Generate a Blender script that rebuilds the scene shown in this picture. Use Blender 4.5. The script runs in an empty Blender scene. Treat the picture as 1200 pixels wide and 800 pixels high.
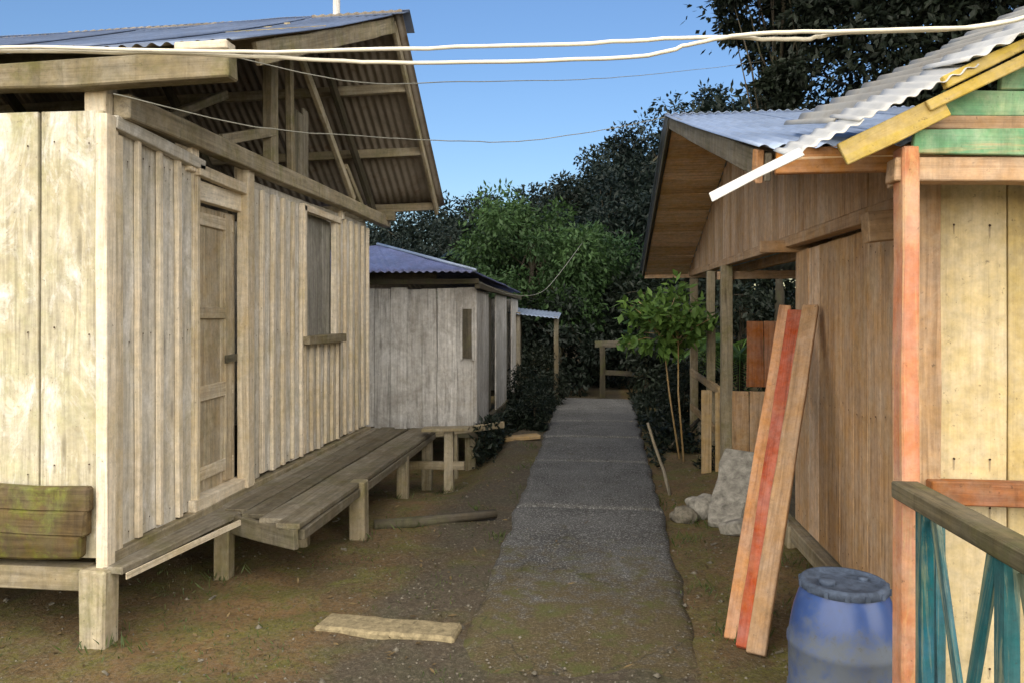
import bpy, math, random
from mathutils import Vector, Matrix, noise as mnoise
random.seed(7)
R = math.radians
U = random.uniform
scene = bpy.context.scene
col = scene.collection

# ------------------------------------------------------------------ mesh builder
class MB:
    def __init__(s):
        s.v = []; s.f = []; s.g = []; s.r = []; s.sm = []
    def add(s, verts, faces, grain=None, rnd=None, smooth=False):
        o = len(s.v); rnd = U(0, 1) if rnd is None else rnd
        s.v += [tuple(p) for p in verts]
        s.g += [tuple(p) for p in (grain or verts)]
        s.f += [tuple(i + o for i in f) for f in faces]
        s.r += [rnd] * len(verts) if not isinstance(rnd, list) else rnd
        s.sm += [smooth] * len(faces)
    def board(s, p0, p1, w, t, side=(1, 0, 0), j=0.004, seg=None, taper=1.0, rnd=None, bow=0.0):
        """rough-sawn board from p0 to p1; w along side, t along the remaining axis"""
        p0 = Vector(p0); p1 = Vector(p1); L = p1 - p0; ln = L.length
        if ln < 1e-5: return
        d = L / ln; sd = Vector(side); sd = (sd - d * sd.dot(d)).normalized(); n = d.cross(sd)
        seg = seg or max(2, min(8, int(ln / 0.35)))
        off = Vector((U(0, 50), U(0, 50), U(0, 50)))
        vs = []; gs = []
        for i in range(seg + 1):
            k = i / seg; ww = w * (1 + (taper - 1) * k) / 2
            c = p0 + L * k + n * bow * math.sin(math.pi * k) + sd * U(-j, j) * .4
            e = U(-j, j), U(-j, j)
            for (a, b) in ((-1, -1), (1, -1), (1, 1), (-1, 1)):
                x = a * (ww + (e[0] if a < 0 else e[1])); y = b * t / 2
                z = 0
                if i == 0: z = U(-j, j)
                if i == seg: z = U(-j, j)
                vs.append(c + sd * x + n * y + d * z); gs.append(off + Vector((x, y, k * ln + z)))
        fs = [(3, 2, 1, 0)]
        for i in range(seg):
            a = 4 * i; b = a + 4
            for q in range(4): fs.append((a + q, a + (q + 1) % 4, b + (q + 1) % 4, b + q))
        e = 4 * seg; fs.append((e, e + 1, e + 2, e + 3))
        s.add(vs, fs, gs, rnd)
    def nail(s, p, n, r=.0045):
        p = Vector(p); n = Vector(n); x = n.cross(Vector((0, 0, 1))).normalized(); y = Vector((0, 0, 1))
        vs = [p + n * .0015 + (x * math.cos(k * 1.0472) + y * math.sin(k * 1.0472)) * r * U(.8, 1.3) for k in range(6)] + [p + n * .003]
        s.add(vs, [(k, (k + 1) % 6, 6) for k in range(6)], None, 2.0)
        st = U(.01, .05); a = p + n * .0012                      # rust run below the head
        s.add([a + x * r * .7, a - x * r * .7, a - x * r * .25 - y * st, a + x * r * .25 - y * st], [(0, 1, 2, 3)], None, 1.45)
    def tube(s, pts, rad, n=8, rnd=None, cap=True, j=0.0):
        pts = [Vector(p) for p in pts]
        rads = rad if isinstance(rad, (list, tuple)) else [rad] * len(pts)
        vs = []; gs = []; off = Vector((U(0, 50), U(0, 50), 0)); ln = 0
        up = Vector((0, 0, 1))
        for i, p in enumerate(pts):
            a = pts[max(0, i - 1)]; b = pts[min(len(pts) - 1, i + 1)]
            d = (b - a).normalized()
            x = d.cross(up)
            if x.length < .05: x = d.cross(Vector((0, 1, 0)))
            x.normalize(); y = d.cross(x)
            if i: ln += (p - pts[i - 1]).length
            for q in range(n):
                an = 2 * math.pi * q / n; rr = rads[i] * (1 + U(-j, j))
                vs.append(p + (x * math.cos(an) + y * math.sin(an)) * rr)
                gs.append(off + Vector((math.cos(an) * rads[i], math.sin(an) * rads[i], ln)))
        fs = []
        for i in range(len(pts) - 1):
            for q in range(n):
                a = i * n; b = a + n
                fs.append((a + q, a + (q + 1) % n, b + (q + 1) % n, b + q))
        if cap:
            fs.append(tuple(reversed(range(n)))); e = (len(pts) - 1) * n; fs.append(tuple(range(e, e + n)))
        s.add(vs, fs, gs, rnd, smooth=True)
    def lathe(s, prof, c, n=40, rnd=None):
        vs = []; c = Vector(c)
        for (r, z) in prof:
            for q in range(n):
                a = 2 * math.pi * q / n; vs.append(c + Vector((r * math.cos(a), r * math.sin(a), z)))
        fs = []
        for i in range(len(prof) - 1):
            for q in range(n):
                a = i * n; b = a + n; fs.append((a + q, a + (q + 1) % n, b + (q + 1) % n, b + q))
        fs.append(tuple(reversed(range(n)))); e = (len(prof) - 1) * n; fs.append(tuple(range(e, e + n)))
        s.add(vs, fs, None, rnd, smooth=True)
    def leaf(s, p, d, n, L, W, rnd):
        """a folded leaf: p base, d direction, n face normal"""
        sd = d.cross(n)
        if sd.length < 1e-4: return
        sd.normalize(); n = sd.cross(d)
        m = p + d * L * .5 - n * W * .22
        vs = [p, m + sd * W * .5 + n * W * .22, p + d * L, m - sd * W * .5 + n * W * .22, p + d * L * .5 - n * W * .1]
        s.add(vs, [(0, 1, 4), (1, 2, 4), (2, 3, 4), (3, 0, 4)], None, rnd)
    def corrug(s, o, u, v, w, l, pitch=.076, amp=.009, rows=6, sag=0.0, rnd=None, skew=0.0, warp=0.004):
        """corrugated sheet: o corner, u across the waves (unit), v along them (unit); waves run along v"""
        o = Vector(o); u = Vector(u).normalized(); v = Vector(v).normalized(); n = u.cross(v).normalized(); flip = n.z < 0
        if flip: n = -n
        nu = max(6, int(w / pitch * 8)); vs = []; gs = []
        sd = U(0, 99)
        for jx in range(rows + 1):
            kv = jx / rows
            for i in range(nu + 1):
                x = w * i / nu
                h = amp * math.sin(2 * math.pi * x / pitch) - sag * math.sin(math.pi * kv)
                h += warp * mnoise.noise(Vector((x * 1.5 + sd, kv * l * 1.3, sd)))
                y = kv * l + skew * x
                vs.append(o + u * x + v * y + n * h); gs.append((x + sd, y, sd))
        fs = []
        for jx in range(rows):
            for i in range(nu):
                a = jx * (nu + 1) + i; fs.append((a, a + nu + 1, a + nu + 2, a + 1) if flip else (a, a + 1, a + nu + 2, a + nu + 1))
        s.add(vs, fs, gs, rnd, smooth=True)
    def build(s, name, mat, parent=None, bevel=0.0, solid=0.0, loc=None, under=None):
        me = bpy.data.meshes.new(name)
        off = Vector(loc) if loc is not None else Vector((0, 0, 0))
        if parent is not None: off = Vector(parent['_o'])
        me.from_pydata([Vector(p) - off for p in s.v], [], s.f)
        a = me.attributes.new('grain', 'FLOAT_VECTOR', 'POINT')
        a.data.foreach_set('vector', [c for p in s.g for c in p])
        a = me.attributes.new('rnd', 'FLOAT', 'POINT'); a.data.foreach_set('value', s.r)
        me.polygons.foreach_set('use_smooth', s.sm)
        me.materials.append(mat); me.update()
        o = bpy.data.objects.new(name, me); col.objects.link(o)
        o.location = off
        o['_o'] = tuple(off)
        if parent is not None:
            o.parent = parent; o.location = (0, 0, 0)
            o['_o'] = parent['_o']
        if solid:
            m = o.modifiers.new('solid', 'SOLIDIFY'); m.thickness = solid; m.offset = 0
            if under: me.materials.append(under); m.material_offset = 1; m.use_flip_normals = False
        if bevel:
            m = o.modifiers.new('bevel', 'BEVEL'); m.width = bevel; m.segments = 1; m.limit_method = 'ANGLE'; m.angle_limit = R(50)
        return o

def thing(name, label, cat, loc, group=None):
    o = bpy.data.objects.new(name, None); col.objects.link(o)
    o.location = loc; o['_o'] = tuple(loc); o.empty_display_size = .2
    o['label'] = label; o['category'] = cat
    if group: o['group'] = group
    return o
def tag(o, label, cat, group=None, kind=None):
    o['label'] = label; o['category'] = cat
    if group: o['group'] = group
    if kind: o['kind'] = kind
    return o
def copy_tree(o, parent=None):
    c = o.copy(); col.objects.link(c)
    if parent is not None: c.parent = parent
    for ch in list(o.children): copy_tree(ch, c)
    return c

# ------------------------------------------------------------------ materials
def newmat(name):
    m = bpy.data.materials.new(name); m.use_nodes = True
    nt = m.node_tree; b = nt.nodes['Principled BSDF']
    return m, nt, b
def N(nt, t, **kw):
    n = nt.nodes.new(t)
    for k, v in kw.items(): setattr(n, k, v)
    return n
def mixc(nt, fac, a, b, blend='MIX'):
    n = nt.nodes.new('ShaderNodeMix'); n.data_type = 'RGBA'; n.blend_type = blend
    for sock, val in ((n.inputs[0], fac), (n.inputs[6], a), (n.inputs[7], b)):
        if hasattr(val, 'is_linked') or isinstance(val, bpy.types.NodeSocket): nt.links.new(val, sock)
        elif isinstance(val, (tuple, list)): sock.default_value = (*val[:3], 1)
        else: sock.default_value = val
    return n.outputs[2]
def noise(nt, vec, scale, detail=5, rough=.6, dist=0.0, mapscale=None):
    if mapscale:
        mp = N(nt, 'ShaderNodeMapping'); mp.inputs['Scale'].default_value = mapscale
        nt.links.new(vec, mp.inputs[0]); vec = mp.outputs[0]
    n = N(nt, 'ShaderNodeTexNoise'); n.inputs['Scale'].default_value = scale
    n.inputs['Detail'].default_value = detail; n.inputs['Roughness'].default_value = rough
    n.inputs['Distortion'].default_value = dist
    nt.links.new(vec, n.inputs['Vector']); return n.outputs['Fac']
def ramp(nt, fac, a, b, lo=0.0, hi=1.0):
    n = N(nt, 'ShaderNodeMapRange'); n.inputs[1].default_value = a; n.inputs[2].default_value = b
    n.inputs[3].default_value = lo; n.inputs[4].default_value = hi
    nt.links.new(fac, n.inputs[0]); return n.outputs[0]
def mul(nt, a, b):
    n = N(nt, 'ShaderNodeMath', operation='MULTIPLY')
    for s_, v in zip(n.inputs, (a, b)):
        if isinstance(v, (int, float)): s_.default_value = v
        else: nt.links.new(v, s_)
    return n.outputs[0]
def geo_pos(nt): return N(nt, 'ShaderNodeNewGeometry').outputs['Position']
def attr(nt, name, out): 
    n = N(nt, 'ShaderNodeAttribute'); n.attribute_name = name; return n.outputs[out]

def wood(name, light, dark, blotch, moss=0.0, pale=0.0, rough=.85, streak=1.0, mosscol=(.09, .11, .025), var=.35, palecol=(.62, .6, .52), worn=None, wornamt=.5, stain=.55):
    m, nt, b = newmat(name)
    g = attr(nt, 'grain', 'Vector'); r = attr(nt, 'rnd', 'Fac'); P = geo_pos(nt)
    s1 = noise(nt, g, 1.0, 6, .65, .6, (38, 38, 1.6))           # fine grain
    s2 = noise(nt, g, 1.0, 4, .6, 1.2, (9, 9, .55))             # broad figure
    c = mixc(nt, ramp(nt, s2, .3, .72), dark, light)
    c = mixc(nt, mul(nt, ramp(nt, s1, .56, .28), .8 * streak), c, tuple(x * .45 for x in dark))
    b1 = noise(nt, P, 2.3, 6, .7, .8)
    c = mixc(nt, mul(nt, ramp(nt, b1, .48, .68), .75), c, blotch)
    if pale:
        p1 = noise(nt, P, 5.0, 7, .75, 1.0, (1, 1, .45))
        c = mixc(nt, mul(nt, ramp(nt, p1, .5, .64), pale), c, palecol)
    if worn:                                                       # bare wood through paint
        w1 = noise(nt, g, 1.0, 7, .75, 1.0, (16, 16, 1.1))
        c = mixc(nt, mul(nt, ramp(nt, w1, .5, .6), wornamt), c, worn)
    if moss:
        m1 = noise(nt, P, 3.1, 8, .75, .3)
        c = mixc(nt, mul(nt, ramp(nt, m1, .5, .66), moss), c, mosscol)
    ws = noise(nt, P, 1.0, 6, .7, .5, (13, 13, 1.3))            # run-off stains
    c = mixc(nt, mul(nt, ramp(nt, ws, .54, .74), stain), c, tuple(x * .42 for x in dark))
    mt = noise(nt, P, 21, 5, .75)
    hb = N(nt, 'ShaderNodeHueSaturation'); nt.links.new(c, hb.inputs['Color'])
    nt.links.new(ramp(nt, mt, -.0 + .3, .7, .8, 1.18), hb.inputs['Value'])
    nt.links.new(ramp(nt, noise(nt, P, 7, 4, .7), .35, .65, .84, 1.1), hb.inputs['Saturation'])
    c = hb.outputs[0]
    mp = N(nt, 'ShaderNodeMapping'); mp.inputs['Scale'].default_value = (8, 8, 1.5); nt.links.new(g, mp.inputs[0])
    kn = N(nt, 'ShaderNodeTexVoronoi'); kn.inputs['Scale'].default_value = 1.0; nt.links.new(mp.outputs[0], kn.inputs['Vector'])
    c = mixc(nt, ramp(nt, kn.outputs['Distance'], .15, .05, 0, .6 * streak), c, tuple(x * .35 for x in dark))
    sp = noise(nt, P, 46, 3, .7)
    c = mixc(nt, mul(nt, ramp(nt, sp, .36, .26), .55), c, (.05, .04, .03))
    hv = N(nt, 'ShaderNodeHueSaturation'); nt.links.new(c, hv.inputs['Color'])
    nt.links.new(ramp(nt, r, 0, 1, 1 - var, 1 + var * .6), hv.inputs['Value'])
    nt.links.new(ramp(nt, r, 0, 1, 1.1, .88), hv.inputs['Saturation'])
    nt.links.new(mixc(nt, ramp(nt, r, 1.05, 1.9), hv.outputs[0], (.05, .028, .016)), b.inputs['Base Color'])
    b.inputs['Roughness'].default_value = rough; b.inputs['Specular IOR Level'].default_value = .25
    bp = N(nt, 'ShaderNodeBump'); bp.inputs['Strength'].default_value = .55; bp.inputs['Distance'].default_value = .006
    nt.links.new(s1, bp.inputs['Height']); nt.links.new(bp.outputs[0], b.inputs['Normal'])
    return m

def tin(name, base, dirt, rust=.3, rough=.45, metal=.55):
    m, nt, b = newmat(name)
    g = attr(nt, 'grain', 'Vector'); P = geo_pos(nt); r = attr(nt, 'rnd', 'Fac')
    n1 = noise(nt, P, 1.7, 6, .7, .6); n2 = noise(nt, g, 1.0, 5, .65, .8, (7, .8, 1)); n3 = noise(nt, P, 9, 6, .75)
    c = mixc(nt, ramp(nt, n1, .4, .7), base, dirt)
    c = mixc(nt, mul(nt, ramp(nt, n2, .52, .75), .7), c, dirt)
    c = mixc(nt, mul(nt, ramp(nt, n3, .56, .68), rust), c, (.16, .075, .03))
    hv = N(nt, 'ShaderNodeHueSaturation'); nt.links.new(c, hv.inputs['Color'])
    nt.links.new(ramp(nt, r, 0, 1, .75, 1.15), hv.inputs['Value'])
    nt.links.new(hv.outputs[0], b.inputs['Base Color'])
    b.inputs['Metallic'].default_value = metal
    nt.links.new(ramp(nt, n3, .3, .7, rough - .1, rough + .25), b.inputs['Roughness'])
    return m

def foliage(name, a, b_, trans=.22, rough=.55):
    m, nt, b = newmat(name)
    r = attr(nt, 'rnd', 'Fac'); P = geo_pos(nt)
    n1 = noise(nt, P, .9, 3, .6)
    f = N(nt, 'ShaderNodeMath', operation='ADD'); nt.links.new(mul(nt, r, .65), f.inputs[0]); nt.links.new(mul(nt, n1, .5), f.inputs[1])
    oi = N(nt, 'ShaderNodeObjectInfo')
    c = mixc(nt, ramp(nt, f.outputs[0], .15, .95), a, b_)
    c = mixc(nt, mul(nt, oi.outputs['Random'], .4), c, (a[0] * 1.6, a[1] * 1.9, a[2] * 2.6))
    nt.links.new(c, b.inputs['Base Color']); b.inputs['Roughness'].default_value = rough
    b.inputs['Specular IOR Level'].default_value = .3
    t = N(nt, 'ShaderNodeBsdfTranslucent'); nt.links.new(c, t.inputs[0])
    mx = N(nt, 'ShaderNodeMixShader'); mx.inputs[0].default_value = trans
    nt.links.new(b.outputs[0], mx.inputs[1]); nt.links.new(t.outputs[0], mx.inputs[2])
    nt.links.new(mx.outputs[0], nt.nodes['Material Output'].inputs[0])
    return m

def plain(name, colr, rough=.7, metal=0.0, var=0.25, sc=12, spec=.3, bump=0.0):
    m, nt, b = newmat(name); P = geo_pos(nt)
    n1 = noise(nt, P, sc, 6, .7, .4)
    c = mixc(nt, ramp(nt, n1, .3, .7), tuple(x * (1 - var) for x in colr), tuple(min(1, x * (1 + var)) for x in colr))
    nt.links.new(c, b.inputs['Base Color']); b.inputs['Roughness'].default_value = rough; b.inputs['Metallic'].default_value = metal
    b.inputs['Specular IOR Level'].default_value = spec
    if bump:
        bp = N(nt, 'ShaderNodeBump'); bp.inputs['Strength'].default_value = bump; bp.inputs['Distance'].default_value = .01
        nt.links.new(n1, bp.inputs['Height']); nt.links.new(bp.outputs[0], b.inputs['Normal'])
    return m

M = {}
M['grey_plank'] = wood('weathered_plank', (.66, .62, .53), (.52, .48, .40), (.47, .40, .28), moss=.3, pale=.7, palecol=(.72, .70, .66), mosscol=(.32, .29, .13), var=.16)
M['end_plank'] = wood('lichened_plank', (.61, .56, .42), (.47, .42, .29), (.42, .37, .23), moss=.4, pale=.85, palecol=(.78, .76, .70), mosscol=(.42, .43, .22), var=.2)
M['batten'] = wood('pale_batten', (.78, .69, .53), (.64, .53, .38), (.54, .44, .28), moss=.2, pale=.3, mosscol=(.25, .24, .08), var=.15)
M['beam'] = wood('grey_beam', (.40, .34, .23), (.26, .21, .13), (.2, .17, .09), moss=.6, pale=.15, mosscol=(.14, .14, .035))
M['door'] = wood('door_wood', (.56, .48, .34), (.43, .35, .23), (.42, .31, .18), moss=.35, pale=.2, mosscol=(.16, .16, .05))
M['shutter'] = wood('shutter_wood', (.40, .38, .33), (.28, .265, .23), (.2, .19, .15), moss=.2, pale=.2)
M['mossy'] = wood('mossy_plank', (.14, .1, .045), (.08, .05, .02), (.10, .10, .014), moss=.95, mosscol=(.15, .175, .02), var=.3)
M['deckwood'] = wood('deck_wood', (.27, .24, .18), (.17, .145, .10), (.13, .10, .055), moss=.45, pale=.1, mosscol=(.1, .1, .03))
M['shed'] = wood('grey_shed_plank', (.64, .63, .6), (.5, .48, .45), (.30, .28, .25), moss=.3, pale=.6, palecol=(.68, .67, .65), mosscol=(.24, .19, .11), var=.16, stain=.8)
M['dark_wood'] = wood('dark_old_wood', (.13, .11, .08), (.07, .06, .04), (.05, .045, .025), moss=.4)
M['brown'] = wood('brown_plank', (.58, .385, .225), (.42, .265, .15), (.38, .265, .155), pale=.3, palecol=(.56, .46, .33), var=.22)
M['soffit'] = wood('soffit_board', (.78, .54, .32), (.68, .44, .24), (.68, .48, .26), var=.18)
M['redbrown'] = wood('red_brown_board', (.40, .17, .075), (.29, .11, .05), (.3, .17, .09), var=.22)
M['yellow'] = wood('yellow_plank', (.62, .50, .29), (.53, .42, .22), (.50, .39, .2), streak=.5, moss=.12, mosscol=(.34, .3, .1), var=.12, stain=.3)
M['yellow_paint'] = wood('yellow_paint_board', (.6, .46, .15), (.5, .36, .1), (.45, .34, .14), streak=.35, var=.1, worn=(.5, .38, .2))
M['red_paint'] = wood('faded_red_post', (.55, .24, .13), (.48, .18, .09), (.55, .31, .15), streak=.4, worn=(.56, .36, .17), var=.1, wornamt=.6, stain=.2)
M['red_board'] = wood('red_heart_board', (.48, .12, .055), (.36, .075, .035), (.4, .14, .06), var=.12)
M['brown_board'] = wood('brown_sawn_board', (.44, .27, .14), (.33, .19, .09), (.3, .2, .11), var=.12)
M['orange_board'] = wood('orange_sawn_board', (.54, .28, .12), (.43, .19, .075), (.46, .26, .12), var=.12)
M['tan_board'] = wood('tan_sawn_board', (.5, .36, .19), (.38, .26, .13), (.34, .25, .12), var=.12)
M['green_paint'] = wood('green_paint', (.20, .40, .22), (.13, .30, .15), (.36, .40, .2), streak=.35, worn=(.46, .38, .2), var=.2, wornamt=.8, pale=.4, palecol=(.5, .52, .36))
M['teal_paint'] = wood('teal_paint', (.03, .14, .15), (.018, .09, .105), (.025, .13, .2), streak=.4, worn=(.3, .31, .18), var=.25, wornamt=.7)
M['rail_wood'] = wood('dark_rail_wood', (.2, .165, .1), (.1, .085, .05), (.06, .06, .03), moss=.4, var=.2)
M['bark'] = wood('bark', (.08, .065, .045), (.04, .033, .022), (.05, .052, .03), moss=.3, pale=.1, palecol=(.25, .24, .2))
M['tin_blue'] = tin('blue_grey_tin', (.17, .22, .33), (.10, .125, .18), rust=.12, metal=.4, rough=.45)
M['tin_shed'] = tin('violet_grey_tin', (.15, .17, .32), (.09, .10, .17), rust=.1, metal=.4, rough=.45)
M['tin_pale_blue'] = tin('pale_blue_tin', (.33, .41, .56), (.22, .27, .36), rust=.08, metal=.4, rough=.42)
M['tin_under'] = tin('old_tin', (.34, .30, .25), (.19, .16, .125), rust=.5, metal=.1, rough=.65)
M['tin_white'] = tin('pale_tin', (.66, .66, .64), (.45, .45, .43), rust=.1, metal=.2, rough=.5)
M['tin_grey'] = tin('grey_tin', (.48, .47, .43), (.34, .32, .28), rust=.22, metal=.2, rough=.55)
M['cable'] = plain('white_cable', (.72, .68, .56), .5, var=.1)
M['wire'] = plain('grey_wire', (.2, .2, .17), .6)
M['black'] = plain('dark_gap', (.012, .011, .01), .9)
M['stone'] = plain('pale_stone', (.27, .255, .22), .92, var=.55, sc=14, bump=.9)
M['slabstone'] = plain('tan_slab', (.25, .205, .12), .95, var=.5, sc=26, bump=.8)
M['pebble'] = plain('pebble', (.15, .135, .105), .85, var=.6, sc=30)
M['cloth'] = plain('pale_blue_cloth', (.16, .26, .42), .9, var=.15)
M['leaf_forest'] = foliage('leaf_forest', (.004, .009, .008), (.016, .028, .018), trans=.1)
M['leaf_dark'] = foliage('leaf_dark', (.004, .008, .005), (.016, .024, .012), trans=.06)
M['leaf_bright'] = foliage('leaf_bright', (.045, .10, .02), (.19, .32, .07), trans=.3)
M['leaf_mid'] = foliage('leaf_mid', (.010, .026, .009), (.065, .125, .036), trans=.2)
M['litter'] = foliage('litter', (.06, .04, .018), (.2, .14, .06), trans=.05)
M['grass'] = foliage('grass', (.03, .05, .012), (.09, .12, .03), trans=.2)

# ground: damp brown soil, moss and gravel patches
def make_ground_mat():
    m, nt, b = newmat('damp_soil'); P = geo_pos(nt)
    n1 = noise(nt, P, .9, 7, .65, .4); n2 = noise(nt, P, 3.4, 8, .72, .5); n3 = noise(nt, P, 30, 5, .7); n4 = noise(nt, P, 110, 3, .7)
    c = mixc(nt, ramp(nt, n1, .38, .62), (.10, .070, .032), (.19, .115, .048))
    c = mixc(nt, mul(nt, ramp(nt, n2, .46, .6), .85), c, (.12, .118, .026))
    sx = N(nt, 'ShaderNodeSeparateXYZ'); nt.links.new(P, sx.inputs[0])
    gw = N(nt, 'ShaderNodeMath', operation='MULTIPLY_ADD'); gv = N(nt, 'ShaderNodeMath', operation='ADD'); nt.links.new(mul(nt, n1, .8), gv.inputs[0]); nt.links.new(mul(nt, ramp(nt, sx.outputs[0], -2.0, -1.1, 0, 1), ramp(nt, sx.outputs[0], .75, .4, 0, 1)), gw.inputs[0]); gw.inputs[1].default_value = .5; gw.inputs[2].default_value = -.25; nt.links.new(gw.outputs[0], gv.inputs[1])
    c = mixc(nt, mul(nt, ramp(nt, gv.outputs[0], .5, .66), .8), c, (.062, .056, .045))           # grey gravelly mud beside the path
    vo = N(nt, 'ShaderNodeTexVoronoi'); vo.inputs['Scale'].default_value = 75; nt.links.new(P, vo.inputs['Vector'])
    vs1 = N(nt, 'ShaderNodeSeparateColor'); nt.links.new(vo.outputs['Color'], vs1.inputs[0])
    c = mixc(nt, mul(nt, ramp(nt, vs1.outputs[0], .62, .9), .3), c, (.19, .165, .12))
    c = mixc(nt, mul(nt, ramp(nt, vs1.outputs[1], .55, .85), .4), c, (.035, .03, .018))
    c = mixc(nt, mul(nt, ramp(nt, n3, .55, .68), .55), c, (.2, .165, .11))
    c = mixc(nt, mul(nt, ramp(nt, n3, .42, .3), .7), c, (.03, .024, .014))
    c = mixc(nt, mul(nt, ramp(nt, n4, .58, .7), .5), c, (.24, .21, .17))
    nt.links.new(c, b.inputs['Base Color'])
    nt.links.new(ramp(nt, n1, .35, .65, .95, .72), b.inputs['Roughness']); b.inputs['Specular IOR Level'].default_value = .25
    ad = N(nt, 'ShaderNodeMath', operation='ADD'); nt.links.new(mul(nt, n3, .6), ad.inputs[0]); nt.links.new(mul(nt, n4, .35), ad.inputs[1])
    bp = N(nt, 'ShaderNodeBump'); bp.inputs['Strength'].default_value = .8; bp.inputs['Distance'].default_value = .02
    nt.links.new(ad.outputs[0], bp.inputs['Height']); nt.links.new(bp.outputs[0], b.inputs['Normal'])
    return m
def make_path_mat():
    m, nt, b = newmat('worn_concrete'); P = geo_pos(nt); r = attr(nt, 'rnd', 'Fac')
    n1 = noise(nt, P, 1.6, 7, .7, .3); n2 = noise(nt, P, 9, 8, .75, .3); n3 = noise(nt, P, 75, 4, .7); n4 = noise(nt, P, 140, 2, .6)
    c = mixc(nt, ramp(nt, n1, .35, .68), (.058, .058, .056), (.12, .121, .12))
    c = mixc(nt, mul(nt, ramp(nt, n3, .52, .62), .85), c, (.34, .34, .33))
    c = mixc(nt, mul(nt, ramp(nt, n4, .45, .33), .7), c, (.035, .034, .032))
    # mud and moss tracked over the nearer slabs
    sx = N(nt, 'ShaderNodeSeparateXYZ'); nt.links.new(P, sx.inputs[0])
    near = ramp(nt, sx.outputs[1], 5.9, 3.9, 0, .36)
    ad = N(nt, 'ShaderNodeMath', operation='ADD'); nt.links.new(near, ad.inputs[0]); nt.links.new(n2, ad.inputs[1])
    mud = mixc(nt, ramp(nt, n3, .3, .7), (.05, .038, .018), (.15, .115, .055)); mud = mixc(nt, mul(nt, ramp(nt, noise(nt, P, 4.5, 7, .75), .5, .62), .8), mud, (.085, .095, .022))
    c = mixc(nt, ramp(nt, ad.outputs[0], .6, .84, 0, .92), c, mud)
    c = mixc(nt, mul(nt, ramp(nt, n2, .58, .7), .6), c, (.06, .055, .03))
    dv = N(nt, 'ShaderNodeVectorMath', operation='ADD'); nn_ = N(nt, 'ShaderNodeTexNoise'); nn_.inputs['Scale'].default_value = 4; nn_.inputs['Detail'].default_value = 5; nt.links.new(P, nn_.inputs['Vector'])
    sc_ = N(nt, 'ShaderNodeVectorMath', operation='SCALE'); nt.links.new(nn_.outputs['Color'], sc_.inputs[0]); sc_.inputs['Scale'].default_value = .35; nt.links.new(P, dv.inputs[0]); nt.links.new(sc_.outputs[0], dv.inputs[1])
    ck = N(nt, 'ShaderNodeTexVoronoi', feature='DISTANCE_TO_EDGE'); ck.inputs['Scale'].default_value = .85; nt.links.new(dv.outputs[0], ck.inputs['Vector'])
    c = mixc(nt, ramp(nt, ck.outputs['Distance'], .006, .002, 0, .5), c, (.03, .03, .022))      # hairline cracks
    nt.links.new(c, b.inputs['Base Color']); b.inputs['Roughness'].default_value = .88; b.inputs['Specular IOR Level'].default_value = .25
    ad2 = N(nt, 'ShaderNodeMath', operation='ADD'); nt.links.new(n3, ad2.inputs[0]); nt.links.new(n2, ad2.inputs[1])
    bp = N(nt, 'ShaderNodeBump'); bp.inputs['Strength'].default_value = .6; bp.inputs['Distance'].default_value = .012
    nt.links.new(ad2.outputs[0], bp.inputs['Height']); nt.links.new(bp.outputs[0], b.inputs['Normal'])
    return m
def make_barrel_mat():
    m, nt, b = newmat('dusty_blue_plastic'); P = geo_pos(nt)
    n1 = noise(nt, P, 6, 8, .75, .6); n2 = noise(nt, P, 34, 6, .8)
    sx = N(nt, 'ShaderNodeSeparateXYZ'); nt.links.new(P, sx.inputs[0])
    c = mixc(nt, ramp(nt, n1, .3, .7), (.010, .045, .19), (.016, .065, .26))
    dd = N(nt, 'ShaderNodeMath', operation='ADD'); nt.links.new(n1, dd.inputs[0]); nt.links.new(mul(nt, n2, .5), dd.inputs[1])
    d = N(nt, 'ShaderNodeMath', operation='ADD'); nt.links.new(dd.outputs[0], d.inputs[0]); nt.links.new(ramp(nt, sx.outputs[2], .50, .40, -.22, .06), d.inputs[1])   # splashed dust clings to the lower body
    c = mixc(nt, ramp(nt, d.outputs[0], .58, .84, .2, .92), c, (.10, .115, .13))
    c = mixc(nt, mul(nt, ramp(nt, n2, .57, .66), .5), c, (.06, .055, .04))
    nt.links.new(c, b.inputs['Base Color']); nt.links.new(ramp(nt, d.outputs[0], .6, .85, .32, .85), b.inputs['Roughness'])
    return m
M['dust_lid'] = plain('dusty_lid', (.06, .08, .12), .85, var=.5, sc=22, bump=.3); M['ground'] = make_ground_mat(); M['path'] = make_path_mat(); M['barrel'] = make_barrel_mat()

# ------------------------------------------------------------------ setting: ground and path
def sstep(a, b, x):
    t = max(0, min(1, (x - a) / (b - a))); return t * t * (3 - 2 * t)
def gh(x, y):
    h = .035 * mnoise.noise(Vector((x * .9, y * .9, 3))) + .018 * mnoise.noise(Vector((x * 3.1, y * 3.1, 8))) + .007 * mnoise.noise(Vector((x * 11, y * 11, 1)))
    off = max(0, abs(x + .05) - .62)
    flat = sstep(0, .5, off) if y < 15 else 1
    h = h * (.25 + .75 * flat) - .02 * (1 - flat) * sstep(4.6, 6.2, y)
    h -= .22 * sstep(-1.0, -1.6, x) * sstep(6.3, 8, y) * sstep(16, 13, y)      # the drain below the second house
    h += .10 * sstep(.9, 1.6, x) * sstep(4, 6, y) * sstep(14, 11, y)
    if y > 16:
        h += (sstep(16, 46, y)) * (2.2 + .075 * max(-20, min(30, x)) * 1.0) 
        h += .5 * mnoise.noise(Vector((x * .08, y * .08, 5))) * sstep(18, 30, y)
    return h
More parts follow.
